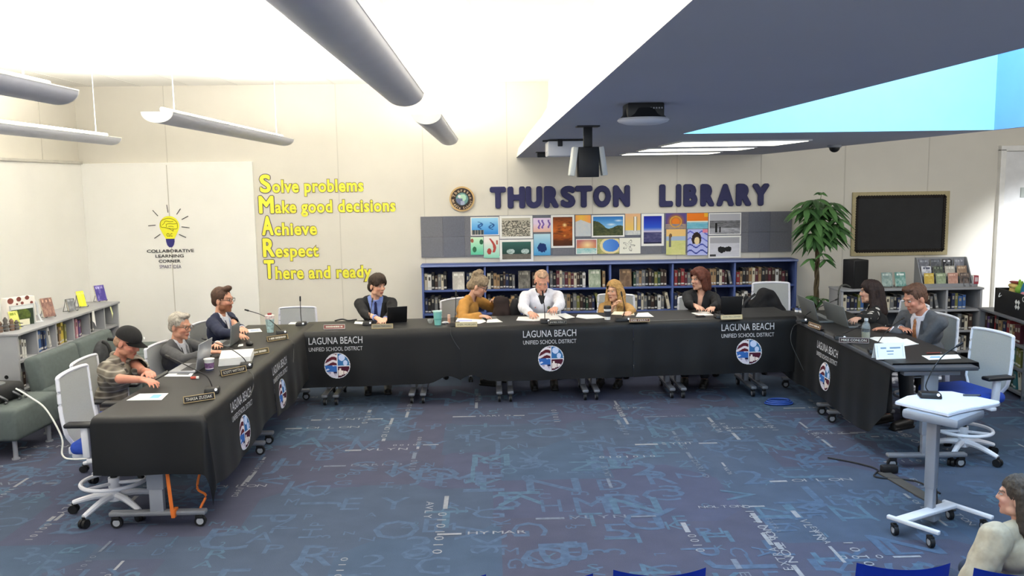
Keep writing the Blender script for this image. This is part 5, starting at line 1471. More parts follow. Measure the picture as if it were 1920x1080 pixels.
        if hair == 'balding': hh((0, .035, .025), (.083, .085, .07)); hh((0, .055, -.01), (.072, .058, .065)); hh((0, .0, .098), (.058, .07, .03)); hh((0, -.05, .1), (.04, .03, .02))
        if hair == 'cap_fringe': hh((0, .045, -.01), (.078, .065, .06))
        if hair == 'bun':
            hh((0, -.01, .07), (.084, .085, .075)); hh((0, .07, .1), (.06, .055, .05)); hh((0.02, .05, .155), (.05, .045, .035)); hh((-.03, .085, .13), (.035, .035, .035)); hh((0, .085, -.02), (.06, .05, .06)); hh((.05, -.06, .06), (.03, .03, .035)); hh((-.05, -.06, .06), (.03, .03, .035))
        if hair == 'long_wavy':
            hh((0, -.005, .062), (.09, .092, .085)); 
            for sx in (-1, 1):
                hcap((sx*.07, -.01, .04), (sx*.095, .0, -.1), .036, .042); hcap((sx*.095, .0, -.1), (sx*.105, -.03, -.24), .042, .034); hcap((sx*.09, .03, .0), (sx*.1, .05, -.22), .04, .04); ell(bm, H(sx*.1, -.02, -.16), .045)
            hcap((0, .07, .02), (0, .1, -.22), .075, .07)
        if hair == 'bob':
            hh((0, -.0, .06), (.094, .097, .09)); 
            for sx in (-1, 1): hcap((sx*.075, -.005, .04), (sx*.082, .02, -.095), .036, .036); hcap((sx*.055, -.06, .085), (sx*.08, -.04, .02), .028, .026)
            hcap((0, .065, .03), (0, .085, -.1), .075, .06)
        if hair == 'long_straight':
            hh((0, .0, .055), (.088, .095, .085)); hcap((0, .06, .03), (0, .1, -.2), .076, .07); hcap((-.05, .06, -.1), (-.075, .085, -.24), .045, .035); hcap((.05, .06, -.1), (.075, .085, -.24), .045, .035)
            for sx in (-1, 1): hcap((sx*.072, .015, .03), (sx*.085, .04, -.2), .03, .04)
        if hair == 'long_thin':
            hh((0, .012, .052), (.084, .094, .086)); hcap((0, .06, .03), (0, .085, -.2), .075, .065); hcap((.06, .03, .04), (.078, .05, -.16), .04, .03); hcap((-.06, .03, .04), (-.078, .05, -.16), .04, .03); hcap((-.04, .07, -.15), (-.06, .115, -.36), .035, .018); hcap((.03, .09, -.15), (.0, .13, -.36), .035, .02); hcap((.05, .06, -.1), (.09, .09, -.32), .035, .018)
        fl = {'mop': -.0, 'bob': .0}.get(hair, 0)
        def cutface(co):
            q = hl(co)
            if hair == 'long_wavy': return q.y < -.03 and q.z < .078-.4*max(0, q.x-.01) and abs(q.x) < .066
            return q.y < -.045 and q.z < (.045 if hair in ('mop',) else .06) and abs(q.x) < .06*hs
        hme = blob(bm, .0065, 3, cut=cutface); nrm_ = [v.normal.copy() for v in hme.vertices]
        for v, n in zip(hme.vertices, nrm_):
            q = hl(v.co); az = math.atan2(q.x, q.y+.001)
            v.co += n*(.0055*mnoise.noise(Vector((az*9, q.z*9, q.y*6)))+.003*mnoise.noise(Vector((az*26, q.z*12, q.y*20))))
        obj('hair', hme, hm, body, ang=75)
    if cap_:
        bm = B(); t = bmesh.new(); bmesh.ops.create_uvsphere(t, u_segments=24, v_segments=16, radius=1)
        _xf(t, t.verts, Matrix.Translation(Hq(0, .008, .045)) @ Rh.to_4x4() @ Matrix.Diagonal((.09, .108, .092, 1))); _addmesh(bm, t)
        co_ = M('cap_black', '1b1a1a', .85, var=.1, scale=60)
        def cutc(c): return hl(c).z < .035
        cp = obj('baseball_cap', blob(bm, .007, 3, cut=cutc), co_, body)
        bm = B(); n_, m_ = 14, 6
        G = [[bm.verts.new(Hq(.082*math.sin(a_), -.095*math.cos(a_)*(1)-.085*j/m_*math.cos(a_*.9)+.012, .045-.014*(j/m_)-.022*abs(math.sin(a_))**2)) for a_ in [(-1.25+2.5*i/n_) for i in range(n_+1)]] for j in range(m_+1)]
        for j in range(m_):
            for i in range(n_): bm.faces.new((G[j][i], G[j][i+1], G[j+1][i+1], G[j+1][i]))
        bmesh.ops.solidify(bm, geom=bm.faces[:], thickness=.004); obj('cap_brim', bm, co_, cp)
        bm = B(); ell(bm, Hq(.035, -.098, .075), (.011, .006, .012)); obj('cap_badge', bm, white, cp)
    if glasses:
        bm = B()
        for sx in (-1, 1):
            tube(bm, [H(sx*.033+.024*math.cos(2*PI*i/18), -.1, .01+.019*math.sin(2*PI*i/18)) for i in range(18)], .0024, 6, closed=True)
            tube(bm, [H(sx*.056, -.1, .014), H(sx*.078, -.06, .014), H(sx*.083, .01, .012)], .0024, 6)
        tube(bm, [H(-.01, -.1, .014), H(0, -.104, .016), H(.01, -.1, .014)], .0024, 6)
        obj('glasses', bm, M('glasses_'+glasses, glasses, .3, var=0), body)
    # --- clothes
    of = outfit
    def torso(bm, k=1., sl=True, top=.455):
        te(bm, (0, 0, .03), (.178*tw*k, .130*k, .11)); te(bm, (0, -.006, .16), ((.152 if not fem else .145)*tw*k, .118*k, .14)); te(bm, (0, 0, .33), (.172*tw*k, .122*k, .145))
        if fem: ell(bm, Tq(.065, -.065, .30), .068*k); ell(bm, Tq(-.065, -.065, .30), .068*k)
        cap(bm, Tq(-sh_w*.86, .008, .438), Tq(sh_w*.86, .008, .438), .062*k); cap(bm, Tq(-.1*tw, .014, .468), Tq(0, .016, .492), .052*k); cap(bm, Tq(.1*tw, .014, .468), Tq(0, .016, .492), .052*k)
    def sleeves(bm, r=(.064, .054, .05, .040), frac=1.):
        for S, E, W in arms:
            if frac >= 1: cap(bm, S, E, r[0], r[1]); cap(bm, E, E+(W-E)*min(1, frac*.93), r[2], r[3])
            else: cap(bm, S, S+(E-S)*frac, r[0], r[1]+.012)
    def neck_cut(rad=.066, zc=.455):
        return lambda q: q.z > zc and math.hypot(q.x, q.y-.012) < rad
    if of['kind'] == 'suit':
        jm = M('suit_'+of['c'], of['c'], .85, var=.12, scale=40.); lc_ = mix(hx(of['c']), (1, 1, 1), .07); lm_ = M('lapel_'+of['c'], '%02x%02x%02x' % tuple(int(v*255) for v in lc_), .8, var=.08, scale=40.)
        bm = B(); torso(bm); sleeves(bm)
        z0 = of.get('vz', .14)
        def vcut(co):
            q = tl(co); return (q.y < .0 and q.z > z0 and abs(q.x) < .012+(q.z-z0)*of.get('vw', .18)) or neck_cut(.068, .465)(q)
        obj('jacket', wrinkle(blob(bm, .0075, 5, cut=vcut), .006), jm, body, ang=80)
        bm = B(); torso(bm, .94)
        sm = M('shirt_'+of['shirt'], of['shirt'], .75, var=.04, scale=30)
        obj('shirt', blob(bm, .010, 4, cut=lambda co: neck_cut(.058, .47)(tl(co))), sm, body)
        bm = B()
        ring = [Tq(.06*math.sin(a), .012-.06*math.cos(a)*1.0, .492+.02*math.cos(a+PI)*.9) for a in [2*PI*i/24 for i in range(24)]]
        tube(bm, ring, .010, 8, closed=True); obj('shirt_collar', bm, sm, body)
        for sx in (-1, 1):
            bm = B(); quad(bm, [Tq(sx*.006, -.082, .474), Tq(sx*.058, -.045, .49), Tq(sx*.066, -.07, .455), Tq(sx*.036, -.104, .415)]); bmesh.ops.solidify(bm, geom=bm.faces[:], thickness=.004); obj('collar_wing', bm, sm, body)
        for sx in (-1, 1):
            bm = B(); pp = []
            for t in [i/8 for i in range(9)]:
                z = z0+t*(.46-z0); xe = .012+(z-z0)*of.get('vw', .18); y = -.132+.10*max(0, (t-.35))**1.4
                pp.append((xe, z, y, .022+.03*math.sin(PI*min(1, t*1.15))))
            V0 = [bm.verts.new(Tq(sx*(x-.006), y, z)) for x, z, y, w in pp]; V1 = [bm.verts.new(Tq(sx*(x+w), y-.006+.02*w*3, z+.004)) for x, z, y, w in pp]
            for a in range(8): bm.faces.new((V0[a], V0[a+1], V1[a+1], V1[a]))
            bmesh.ops.solidify(bm, geom=bm.faces[:], thickness=.003); obj('lapel', bm, lm_, body)
        if of.get('cuff'):
            for S, E, W in arms:
                bm = B(); d = (W-E).normalized(); cyl(bm, W-d*.02, W+d*.008, .034, .032, n=16); obj('shirt_cuff', bm, sm, body)
        if of.get('tie'):
            bm = B(); tm = M('tie_'+of['tie'], of['tie'], .6, var=.25, scale=50)
            zs = [.475, .455, .44, .40, .33, .25, .16, .08]; ws = [.014, .019, .013, .017, .021, .025, .029, .03]
            ys = [-.075, -.088, -.092, -.112, -.128, -.132, -.136, -.138]
            A_ = [bm.verts.new(Tq(-w, y, z)) for z, w, y in zip(zs, ws, ys)]; B_ = [bm.verts.new(Tq(0, y-.006, z)) for z, w, y in zip(zs, ws, ys)]; C_ = [bm.verts.new(Tq(w, y, z)) for z, w, y in zip(zs, ws, ys)]
            for a in range(len(zs)-1): bm.faces.new((A_[a], A_[a+1], B_[a+1], B_[a])); bm.faces.new((B_[a], B_[a+1], C_[a+1], C_[a]))
            bmesh.ops.solidify(bm, geom=bm.faces[:], thickness=.004); obj('tie', bm, tm, body)
    else:
        tm = _mats.get(of['c']) or M('top_'+of['c'], of['c'], .85, var=of.get('var', .1), scale=25.)
        bm = B(); torso(bm, 1.0); rs = of.get('r', (.062, .052, .048, .038))
        sleeves(bm, rs, of.get('sleeve', 1.))
        vz = of.get('vz')
        def vcut(co):
            q = tl(co)
            if vz is not None and q.y < 0 and q.z > vz and abs(q.x) < .008+(q.z-vz)*of.get('vw', .3): return True
            return neck_cut(of.get('neck', .066), .46)(q)
        obj(of.get('name', 'shirt'), wrinkle(blob(bm, .009, 5, cut=vcut), of.get('wr', .006)), tm, body, ang=80)
        if of.get('inner'):
            bm = B(); torso(bm, .89); obj('undershirt', blob(bm, .010, 4, cut=lambda co: neck_cut(.06, .45)(tl(co))), M('top_'+of['inner'], of['inner'], .8), body)
        if of.get('collar'):
            bm = B(); ring = [Tq(.064*math.sin(a), .012-.064*math.cos(a), .488-.022*math.cos(a)) for a in [2*PI*i/24+.35 for i in range(24-2)]]
            tube(bm, ring, .015, 8); obj('shirt_collar', bm, _mats.get(of['collar']) or M('top_'+of['collar'], of['collar'], .8), body)
        for (x, z, rx, rz_, mc, nm) in of.get('marks', ()):
            bm = B(); ell(bm, Tq(x, -.13, z), (rx, .012, rz_)); obj(nm, bm, M('mark_'+mc, mc, .6), body)
    # --- trousers and shoes
    bm = B()
    ell(bm, P+Vector((0, .0, .0)), (.18*tw, .13, .10))
    for k in (0, 1): cap(bm, hip[k], knee[k], .09, .068); cap(bm, knee[k], ank[k]+Vector((0, 0, .03)), .066, .052)
    obj('trousers', blob(bm, .012, 4), M('trousers_'+of.get('legs', '22242a'), of.get('legs', '22242a'), .85, var=.1), body)
    for k in (0, 1):
        bm = B(); cap(bm, ank[k]+Vector((0, .02, -.04)), ank[k]+Vector((0, -.15, -.052)), .046, .036); box(bm, ank[k]+Vector((0, -.06, -.08)), (.085, .25, .02), bev=.008); obj('shoe', blob(bm, .009, 3), M('shoe_dark', '1c1a19', .5), body)
    return body

TZL, TZM = .735, lambda x: mz(x)+.01
def tp(px, py, z): return at(px, py, z=z)
PE = {}
PE['cap'] = person('man in black baseball cap and plaid shirt looking down at a phone', (240, 642), 6.45, PI/2-.12, lean=.34, hyaw=-.08, hpitch=.42, s=.93,
    hands=(tp(268, 712, .80), tp(285, 702, .80)), skin='c98a74', hair='cap_fringe', hairc='9a7a62', cap_=True, outfit=dict(kind='top', c='plaid_flannel', sleeve=.72, r=(.072, .066, .05, .04), collar='plaid_flannel', vz=.36, vw=.22, inner='8a8272', legs='2c3140'), beard='a8765f', curl=.5)
PE['grey'] = person('grey haired man in dark grey suit with glasses reading at his laptop', (338, 612), 7.45, PI/2-.18, lean=.12, hyaw=-.15, hpitch=.15, s=.92,
    hands=(tp(395, 660, .77), tp(408, 645, .78)), skin='c48f76', hair='short_side', hairc='a39c90', glasses='5a4a34', outfit=dict(kind='suit', c='4b4b4d', shirt='d2d3d8', tie='8a8c92', cuff=True))
PE['navy'] = person('bearded man in navy suit with glasses at the table corner', (418, 563), 8.45, PI/2-.15, lean=.12, hyaw=-.05, hpitch=.05, s=.98,
    hands=(tp(462, 636, .765), tp(470, 630, .765)), skin='c9957c', hair='quiff', hairc='4a3327', beard='7a4a30', glasses='241d1a', outfit=dict(kind='suit', c='20263e', shirt='e9ebf2', tie='b4c4e0', cuff=True), curl=.25)
PE['young'] = person('young man with brown mop of hair in black suit and blue shirt', (707, 536), 9.1, .12, lean=.12, hyaw=.75, hpitch=.12, s=.92,
    hands=(tp(712, 602, TZM(-1.1)+.03), tp(722, 600, TZM(-1.05)+.03)), skin='d9a78c', hair='mop', hairc='33261c', outfit=dict(kind='suit', c='17171a', shirt='7f93d0', tie='232a5c', cuff=True, vz=.08))
PE['tan'] = person('person in mustard cardigan with upswept hair turning aside to a dark bag', (897, 537), 9.15, 1.12, lean=.42, hyaw=.3, hpitch=.42, s=.92, fem=True,
    hands=(tp(900, 592, TZM(-.1)+.03), at(928, 562, y=9.25)), skin='cf9f86', hair='bun', hairc='8c7a62', glasses='1c1814', outfit=dict(kind='top', c='b07f3c', name='cardigan', neck=.07, wr=.009, r=(.066, .06, .056, .042)), elbows=((-.5, .5, -.6), (.6, .2, -.4)))
PE['white'] = person('man in white shirt with dark undershirt reading papers', (1016, 527), 9.1, 0, lean=.14, hyaw=.04, hpitch=.5, s=.95,
    hands=(tp(994, 586, TZM(.45)+.05), tp(1040, 586, TZM(.7)+.07)), skin='d19a82', hair='thin_top', hairc='b8967a', outfit=dict(kind='top', c='e6e6ee', name='shirt', vz=.37, vw=.38, inner='1d1d22', collar='e6e6ee', wr=.009, r=(.066, .06, .055, .042), marks=((.075, .34, .018, .018, '6f7458', 'chest_emblem'), (-.075, .345, .008, .008, 'c98a84', 'chest_pin'))), curl=.6)
PE['blonde'] = person('person with long wavy blonde hair in tan jacket, hand raised to chin', (1152, 546), 9.15, -.35, lean=.12, hyaw=-.4, hpitch=.05, s=.88, fem=True,
    hands=(at(1150, 575, y=8.98), tp(1180, 590, TZM(1.5)+.03)), skin='d8a98c', hair='long_wavy', hairc='b08a52', outfit=dict(kind='top', c='b48c54', name='jacket', vz=.32, vw=.2, inner='c9b08a', r=(.06, .054, .05, .042)), elbows=((-.6, -.2, -1), None), palm=((1, 0, .2), None), curl=.9)
PE['blouse'] = person('person with auburn bob in black blouse looking along the table', (1312, 524), 9.1, -.35, lean=.1, slean=.05, hyaw=-.85, hpitch=.05, s=.93, fem=True,
    hands=(tp(1322, 592, TZM(2.3)+.02), tp(1334, 588, TZM(2.35)+.03)), skin='d6a58c', hair='bob', hairc='5a2f22', outfit=dict(kind='top', c='1b1b1d', name='blouse', vz=.26, vw=.12, r=(.06, .056, .052, .044)))
PE['dark'] = person('person with long dark hair in black and white printed top, turned away', (1632, 548), 8.25, -PI/2-.35, lean=.2, hyaw=-.15, hpitch=.05, s=.92, fem=True,
    hands=(tp(1590, 606, .86), tp(1596, 600, .86)), skin='d3a58e', hair='long_straight', hairc='2a1c1a', outfit=dict(kind='top', c='blouse_print', name='printed_top', r=(.062, .058, .054, .044)), curl=.7)
PE['tie'] = person('man in grey suit with orange tie bending over his papers', (1716, 560), 7.3, -PI/2+.42, lean=.30, hyaw=-.25, hpitch=.38, s=.98,
    hands=(tp(1690, 616, RZ+.03), tp(1672, 618, RZ+.03)), skin='c98d74', hair='short_side', hairc='5c4031', outfit=dict(kind='suit', c='55575c', shirt='e6e4ea', tie='c98f62', cuff=True, vw=.15, legs='3a3c40'), elbows=(None, (.5, .5, -1)))
PE['front'] = person('long haired person in beige knit sweater seated among the audience chairs', (1908, 932), 3.28, -2.8, lean=.08, hyaw=.5, hpitch=.0, s=.70, fem=False, voxel=.006,
    hands=(None, None), skin='c99a84', hair='long_thin', hairc='3f352c', outfit=dict(kind='top', c='a89c86', name='sweater', var=.12, neck=.06, wr=.01, r=(.092, .085, .07, .05), legs='2c3446'))
# ================================================================== THINGS ON THE TABLES
ZL_, ZR_ = .734, RZ+.008
zm = lambda px: TZM(at(px, 600, z=.75).x)-.002
def sheet(pts, z, label, extra=None, m=None, cat='paper', nm='paper_sheet', th=.0015, zb=None):
    P = [at(px, py, z=zb or z) for px, py in pts]; c = sum(P, Vector())/len(P)
    bm = B(); prism(bm, [(q.x-c.x, q.y-c.y) for q in P], th)
    r = obj(nm, bm, m or white, smooth=False, loc=(c.x, c.y, z)); tag(r, label, cat)
    for i, (pp, col) in enumerate(extra or ()):
        Q = [at(px, py, z=zb or z) for px, py in pp]
        bm = B(); quad(bm, [(q.x-c.x, q.y-c.y, th+.0006) for q in Q]); bmesh.ops.recalc_face_normals(bm, faces=bm.faces[:])
        obj('printed_block', bm, M('print_'+col, col, .7, var=.05), r, False)
    return r
gold = M('plate_gold', 'b8a274', .4, .2, var=.03); plk = M('plate_black', '1d1a18', .4)
def plate(pa, pb, z, text, label, face=None, ink=None, h=.045, fr=None):
    px_ = pa[0]
    a, b = at(*pa, z=z), at(*pb, z=z); d = b-a; w = d.length; yaw = math.atan2(d.y, d.x); c = (a+b)/2
    r = thing('name_plate', label, 'name plate', (c.x, c.y, z), yaw, 'name plates on the tables')
    T = rotm(-.25)
    def tb(bm): bmesh.ops.transform(bm, matrix=T, verts=bm.verts[:]); return bm
    obj('plate', tb(box(B(), (0, 0, h/2), (w, .012, h), bev=.002)), face or plk, r)
    bm = B(); f = .0042
    for cc, ss in (((0, -.0065, f/2), (w, .004, f)), ((0, -.0065, h-f/2), (w, .004, f)), ((-w/2+f/2, -.0065, h/2), (f, .004, h)), ((w/2-f/2, -.0065, h/2), (f, .004, h))): box(bm, cc, ss)
    obj('border', tb(bm), fr or gold, r, False)
    bm = B()
    if text is None:            # worn lettering that cannot be made out
        rg_ = random.Random(int(px_ * 7)); x_ = -w*.40
        while x_ < w*.38:
            l_ = rg_.uniform(.006, .013); box(bm, (x_+l_/2, -.0068, h*.5), (l_*.86, .0008, h*rg_.uniform(.3, .4))); x_ += l_+(.008 if rg_.random() < .15 else .0015)
    else: text_into(bm, text, fit=(w*.84, h*.42), origin=(-w*.42, -.0068, h*.29), bold=.0, res=2)
    obj('lettering', tb(bm), ink or M('plate_ink', 'd9d4c4', .5, var=0), r, False)
    bm = B(); box(bm, (0, .02, .004), (w*.9, .045, .008), bev=.002); obj('foot', bm, plk, r)
    return r
led = M('mic_led', 'e9ecf2', .3, var=0, emit=.6); mblk = M('mic_black', '141416', .45, var=.05)
def mic(bpx, z, tip, mid, label, yaw=0., foam=True, base=(.10, .12)):
    """bpx: base pixel on the table; tip / mid: photo points in the depth plane of the base (given with small depth offsets)"""
    p = at(*bpx, z=z)
    r = thing('microphone', label, 'microphone', (p.x, p.y, z), yaw, 'gooseneck microphones on the tables')
    bm = B(); box(bm, (0, 0, .018), (base[0], base[1], .034), bev=.008, taper=(.9, .8)); obj('base', bm, mblk, r)
    bm = B(); cyl(bm, (base[0]*.3, -base[1]*.44, .028), (base[0]*.3, -base[1]*.44-.008, .028), .009, n=12); obj('button', bm, led, r)
    Ri = rotm(0, 0, -yaw).to_3x3()
    def loc(q): w_ = at(q[0], q[1], y=p.y+(q[2] if len(q) > 2 else 0)); return Ri @ (w_-Vector((p.x, p.y, z)))
    m_ = [loc(q) for q in mid]; t_ = loc(tip)
    pts = curve_pts([Vector((0, .02, .03))]+m_+[t_], 6)
    bm = B(); tube(bm, pts, .0038, 8); obj('gooseneck', bm, mblk, r)
    d = (pts[-1]-pts[-3]).normalized()
    bm = B(); cap(bm, t_-d*.01, t_+d*.03, .0085, .0075); obj('mic_head', bm, mblk, r)
    return r
def laptop(hinge_a, hinge_b, z, lid_h, open_deg, depth, label, lid_m, kb=True):
    """hinge line from a to b seen from the user side's left to right; keyboard extends to local -y"""
    a, b = at(*hinge_a, z=z), at(*hinge_b, z=z); d = b-a; w = d.length; yaw = math.atan2(d.y, d.x); c = (a+b)/2
    r = thing('laptop', label, 'laptop', (c.x, c.y, z), yaw)
    bm = B(); box(bm, (0, -depth/2, .009), (w, depth, .016), bev=.004); obj('base', bm, lid_m, r)
    bm = B(); box(bm, (0, -depth*.36, .0178), (w*.86, depth*.45, .001)); obj('keyboard', bm, M('keyboard_dark', '2a2b2e', .6), r)
    T = Matrix.Translation((0, 0, .012)) @ rotm(-(math.radians(open_deg-90)))
    bm = B(); box(bm, (0, .004, lid_h/2), (w, .008, lid_h), bev=.003); bmesh.ops.transform(bm, matrix=T, verts=bm.verts[:]); l = obj('lid', bm, lid_m, r)
    bm = B(); box(bm, (0, -.0008, lid_h/2+.004), (w*.93, .0012, lid_h*.86)); bmesh.ops.transform(bm, matrix=T, verts=bm.verts[:]); obj('screen', bm, M('screen_dark', '14161c', .25), l)
    return r
alu = M('laptop_silver', '9b9da2', .35, .4, var=.03); lblk = M('laptop_black', '121214', .5); lgry = M('laptop_grey', '6a6d6e', .5, .1, var=.04)
# ---- left row
sheet([(237, 751), (262, 738.5), (316, 737.5), (303, 750)], ZL_, 'white sheet with blue block, nearest paper on the left table', [([(279, 747.5), (288, 740.5), (305, 740), (297, 747)], '7fb4dc')])
plate((344, 757), (403, 748), ZL_, 'THASA ZUZIAK', 'black gold bordered name plate nearest the camera on left table')
mic((398, 735), ZL_, (316, 669, .25), [(388, 706, .03), (362, 691, .1)], 'black gooseneck microphone nearest the camera on the left table', .2)
bm = B(); box(bm, (0, 0, .008), (.055, .022, .015), bev=.003, mi=0); box(bm, (.02, 0, .008), (.02, .0225, .0155), bev=.002, mi=1)
p = at(365, 710, z=ZL_); tag(obj('eraser', bm, [M('eraser_red', 'c4503e', .6), white], loc=p, rot=(0, 0, .2)), 'small red and white eraser block on the left table', 'eraser')
sheet([(308, 706), (333, 690), (372, 689), (358, 706)], ZL_, 'white open pages in front of the silver laptop', [([(330, 703), (342, 694), (364, 693.5), (353, 703.5)], '6d6f72')])
laptop((391, 684), (366, 700), ZL_, .21, 100, .2, 'silver laptop standing open beside the printed cup', alu)
def lathe_thing(nm, label, cat, px, z, parts):
    p = at(*px, z=z); r = thing(nm, label, cat, (p.x, p.y, z))
    for pn, prof, mt in parts:
        bm = B(); lathe(bm, prof, n=24); obj(pn, bm, mt, r)
    return r
lathe_thing('paper_cup', 'white paper cup with purple print beside the silver laptop', 'cup', (393, 694), ZL_, [('cup', [(.03, 0), (.034, .04), (.038, .082), (.041, .085), (.041, .09), (.035, .09)], white), ('printed_band', [(.0325, .018), (.0364, .06)], M('print_violet', '7a5a80', .6, var=.5, scale=60)), ('foot', [(.0306, .001), (.0312, .012)], M('print_navy', '2a3158', .6))])
for k in range(5):
    z = ZL_+.012*k
    sheet([(409+k*.5, 680), (416, 664), (476, 660), (470, 675)], z, '%s paper pad of the thick stack before the grey haired man' % ('lowest', 'second lowest', 'middle', 'second highest', 'top')[k], [([(440, 668), (446, 663), (474, 661), (470, 667)], 'c9dcec')] if k == 4 else None, th=.0112, zb=ZL_+.03)['group'] = 'thick paper stack'
plate((415, 706), (462, 696), ZL_, 'SCOTT WITTKOP', 'black gold bordered name plate in front of the paper stack')
mic((462, 688), ZL_, (384, 636, .3), [(454, 669, .03), (428, 652, .12)], 'gooseneck microphone arching over the paper stack', .2)
plate((468, 668), (504, 661), ZL_, None, 'pale lettered name plate beyond the paper stack', face=M('plate_olive', '5a5236', .5))
laptop((447, 640), (431, 651), ZL_, .17, 95, .16, 'dark grey laptop lid upright before the grey haired man', lgry)
p = at(452, 649, z=ZL_); r = thing('computer_mouse', 'black mouse beside the dark grey laptop', 'mouse', (p.x+.06, p.y+.05, ZL_), .6)
bm = B(); ell(bm, (0, 0, .012), (.03, .05, .02)); obj('shell', bm, mblk, r); bm = B(); cyl(bm, (-.0, -.03, .03), (.004, -.03, .03), .006, n=10); obj('scroll_wheel', bm, gry, r)
sheet([(446, 650), (448, 646), (456, 645), (456, 648.5)], ZL_, 'tiny white card next to the black mouse')
sheet([(462, 624), (460, 618), (487, 616), (492, 622)], ZL_, 'white sheet under the hand of the man in navy suit', [([(470, 622), (469, 618.5), (484, 617.5), (486, 620.5)], 'a9b4cc')])
lathe_thing('travel_tumbler', 'flowered pale blue tumbler with red white lid at the table corner', 'tumbler', (507, 623), ZL_, [('body', [(.03, 0), (.036, .06), (.042, .13)], M('tumbler_flower', 'a9c4c4', .4, var=.4, scale=40)), ('lid', [(.043, .13), (.044, .145), (.044, .165), (.03, .17)], M('tumbler_lid', 'd9c4c0', .4, var=.5, scale=40)), ('spout', [(.02, .17), (.02, .185), (.008, .185)], M('spout_red', '8a3036', .4))])
plate((501, 641), (540, 635), ZL_, None, 'gold lettered name plate at the left table corner', face=M('plate_brown', '4a3e2a', .5))
mic((528, 626), ZL_, (464, 582, .2), [(518, 610, .03), (494, 592, .1)], 'gooseneck microphone leaning towards the man in navy suit', .3)
# ---- middle row
sheet([(537, 611), (545, 604.5), (573, 604), (570, 609)], zm(555), 'crumpled white papers by the single upright microphone')
mic((565, 610), zm(565), (563, 562), [(564, 590)], 'upright microphone before the empty corner chair')
plate((607, 617.5), (647, 616.5), zm(627), None, 'reddish name plate with white border near the empty corner chair', face=M('plate_red', '8a4a44', .5), fr=M('plate_white', 'd9d2cc', .5))
bm = B(); tube(bm, curve_pts([(-.12, 0, .01), (-.05, .03, .02), (.02, -.01, .012), (.1, .02, .015)], 6), .008, 6); p = at(650, 603, z=zm(650)); tag(obj('cable_cluster', bm, mblk, loc=p), 'black cables lying on the cloth beside the young man', 'cable')
sheet([(664, 607), (666, 602.5), (690, 604), (689, 608.5)], zm(677), 'white folded paper beside the young man in black suit')
mic((690, 609), zm(690), (698, 564, .1), [(694, 588)], 'thin microphone in front of the young man in black suit')
plate((697, 616.5), (737, 615.5), zm(717), 'LOGAN MARSHALL', 'name plate with pale lettering before the young man', face=M('plate_pale', '8f8a78', .5), ink=M('ink_dark', '2a2620', .5, var=0))
laptop((763, 604), (726, 606), zm(745), .17, 110, .15, 'black laptop open before the young man in black suit', lblk)
lathe_thing('tumbler', 'tall turquoise tumbler with lid on the middle table', 'tumbler', (821, 609), zm(821), [('body', [(.032, 0), (.036, .05), (.038, .055), (.042, .125)], M('tumbler_teal', '86cdc4', .4, var=.03)), ('lid', [(.044, .125), (.044, .138), (.02, .142)], M('tumbler_teal_lid', 'b4ddd6', .4)), ('grip_ring', [(.0385, .052), (.041, .056), (.041, .062), (.0395, .066)], M('tumbler_teal_dark', '6ab4aa', .4))])
lathe_thing('glass_dish', 'small clear glass beside the turquoise tumbler', 'glass', (807, 606), zm(807), [('bowl', [(.02, 0), (.03, .025), (.032, .04), (.029, .04), (.02, .01)], M('glass_clear', 'b4b8b8', .1, var=0, alpha=.5))])
lathe_thing('lipstick_tube', 'small copper pink cylinder standing near the turquoise tumbler', 'tube', (842, 606), zm(842), [('tube', [(.014, 0), (.014, .075)], M('copper_pink', 'd9a083', .4, .2)), ('cap', [(.0145, .05), (.0145, .085), (.01, .088)], M('copper_pale', 'e4bfa8', .4))])
p = at(834, 607, z=zm(834)); bm = B(); ell(bm, (0, 0, .012), (.03, .02, .012)); ell(bm, (.025, .01, .01), (.015, .015, .01)); tag(obj('tissue', wrinkle(blob(bm, .005, 1), .008, 60), white, loc=p), 'crumpled white tissue beside the copper pink cylinder', 'tissue')
mic((853, 611), zm(853), (855, 552, .05), [(854, 585)], 'microphone before the person in mustard cardigan')
sheet([(853, 606), (858, 597), (903, 596), (912, 603), (900, 607)], zm(880), 'white papers spread before the person in mustard cardigan', [([(858, 603), (860, 600), (885, 600), (886, 603)], 'a9b0dc')])
sheet([(912, 605), (914, 599), (932, 598), (943, 604)], zm(925), 'single white sheet beside the spread papers and grey folder')
sheet([(895, 597), (912, 592.5), (930, 593), (932, 597)], zm(912), 'grey folder lying behind the white sheet', m=M('folder_grey', '6a6660', .7))
plate((854, 613.5), (895, 612.5), zm(875), 'SHERI MORGAN', 'cream name plate before the person in mustard cardigan', face=M('plate_cream', 'c9bf9c', .5), ink=M('ink_dark', '2a2620', .5, var=0))
sheet([(968, 601), (972, 594), (1010, 593), (1035, 600), (1000, 602)], zm(1000), 'white papers under the hand of the man in white shirt')
sheet([(1000, 599), (1003, 588), (1040, 587), (1055, 599)], zm(1028)+.002, 'white stapled pages in front of the man in white shirt')
sheet([(1042, 590), (1060, 587), (1078, 595), (1062, 598)], zm(1060)+.004, 'open booklet page beside the hand with watch side of white shirt')
sheet([(1080, 595), (1083, 590), (1120, 590), (1136, 596), (1100, 598)], zm(1105), 'flat white sheets between white shirt man and coffee cup')
mic((1022, 605), zm(1022), (1018, 552), [(1021, 580)], 'upright microphone in front of the man in white shirt')
plate((1028, 608.5), (1063, 607.5), zm(1045), 'JAMES KELLY', 'black name plate before the man in white shirt', h=.036, fr=M('plate_grey_edge', '6d675a', .5))
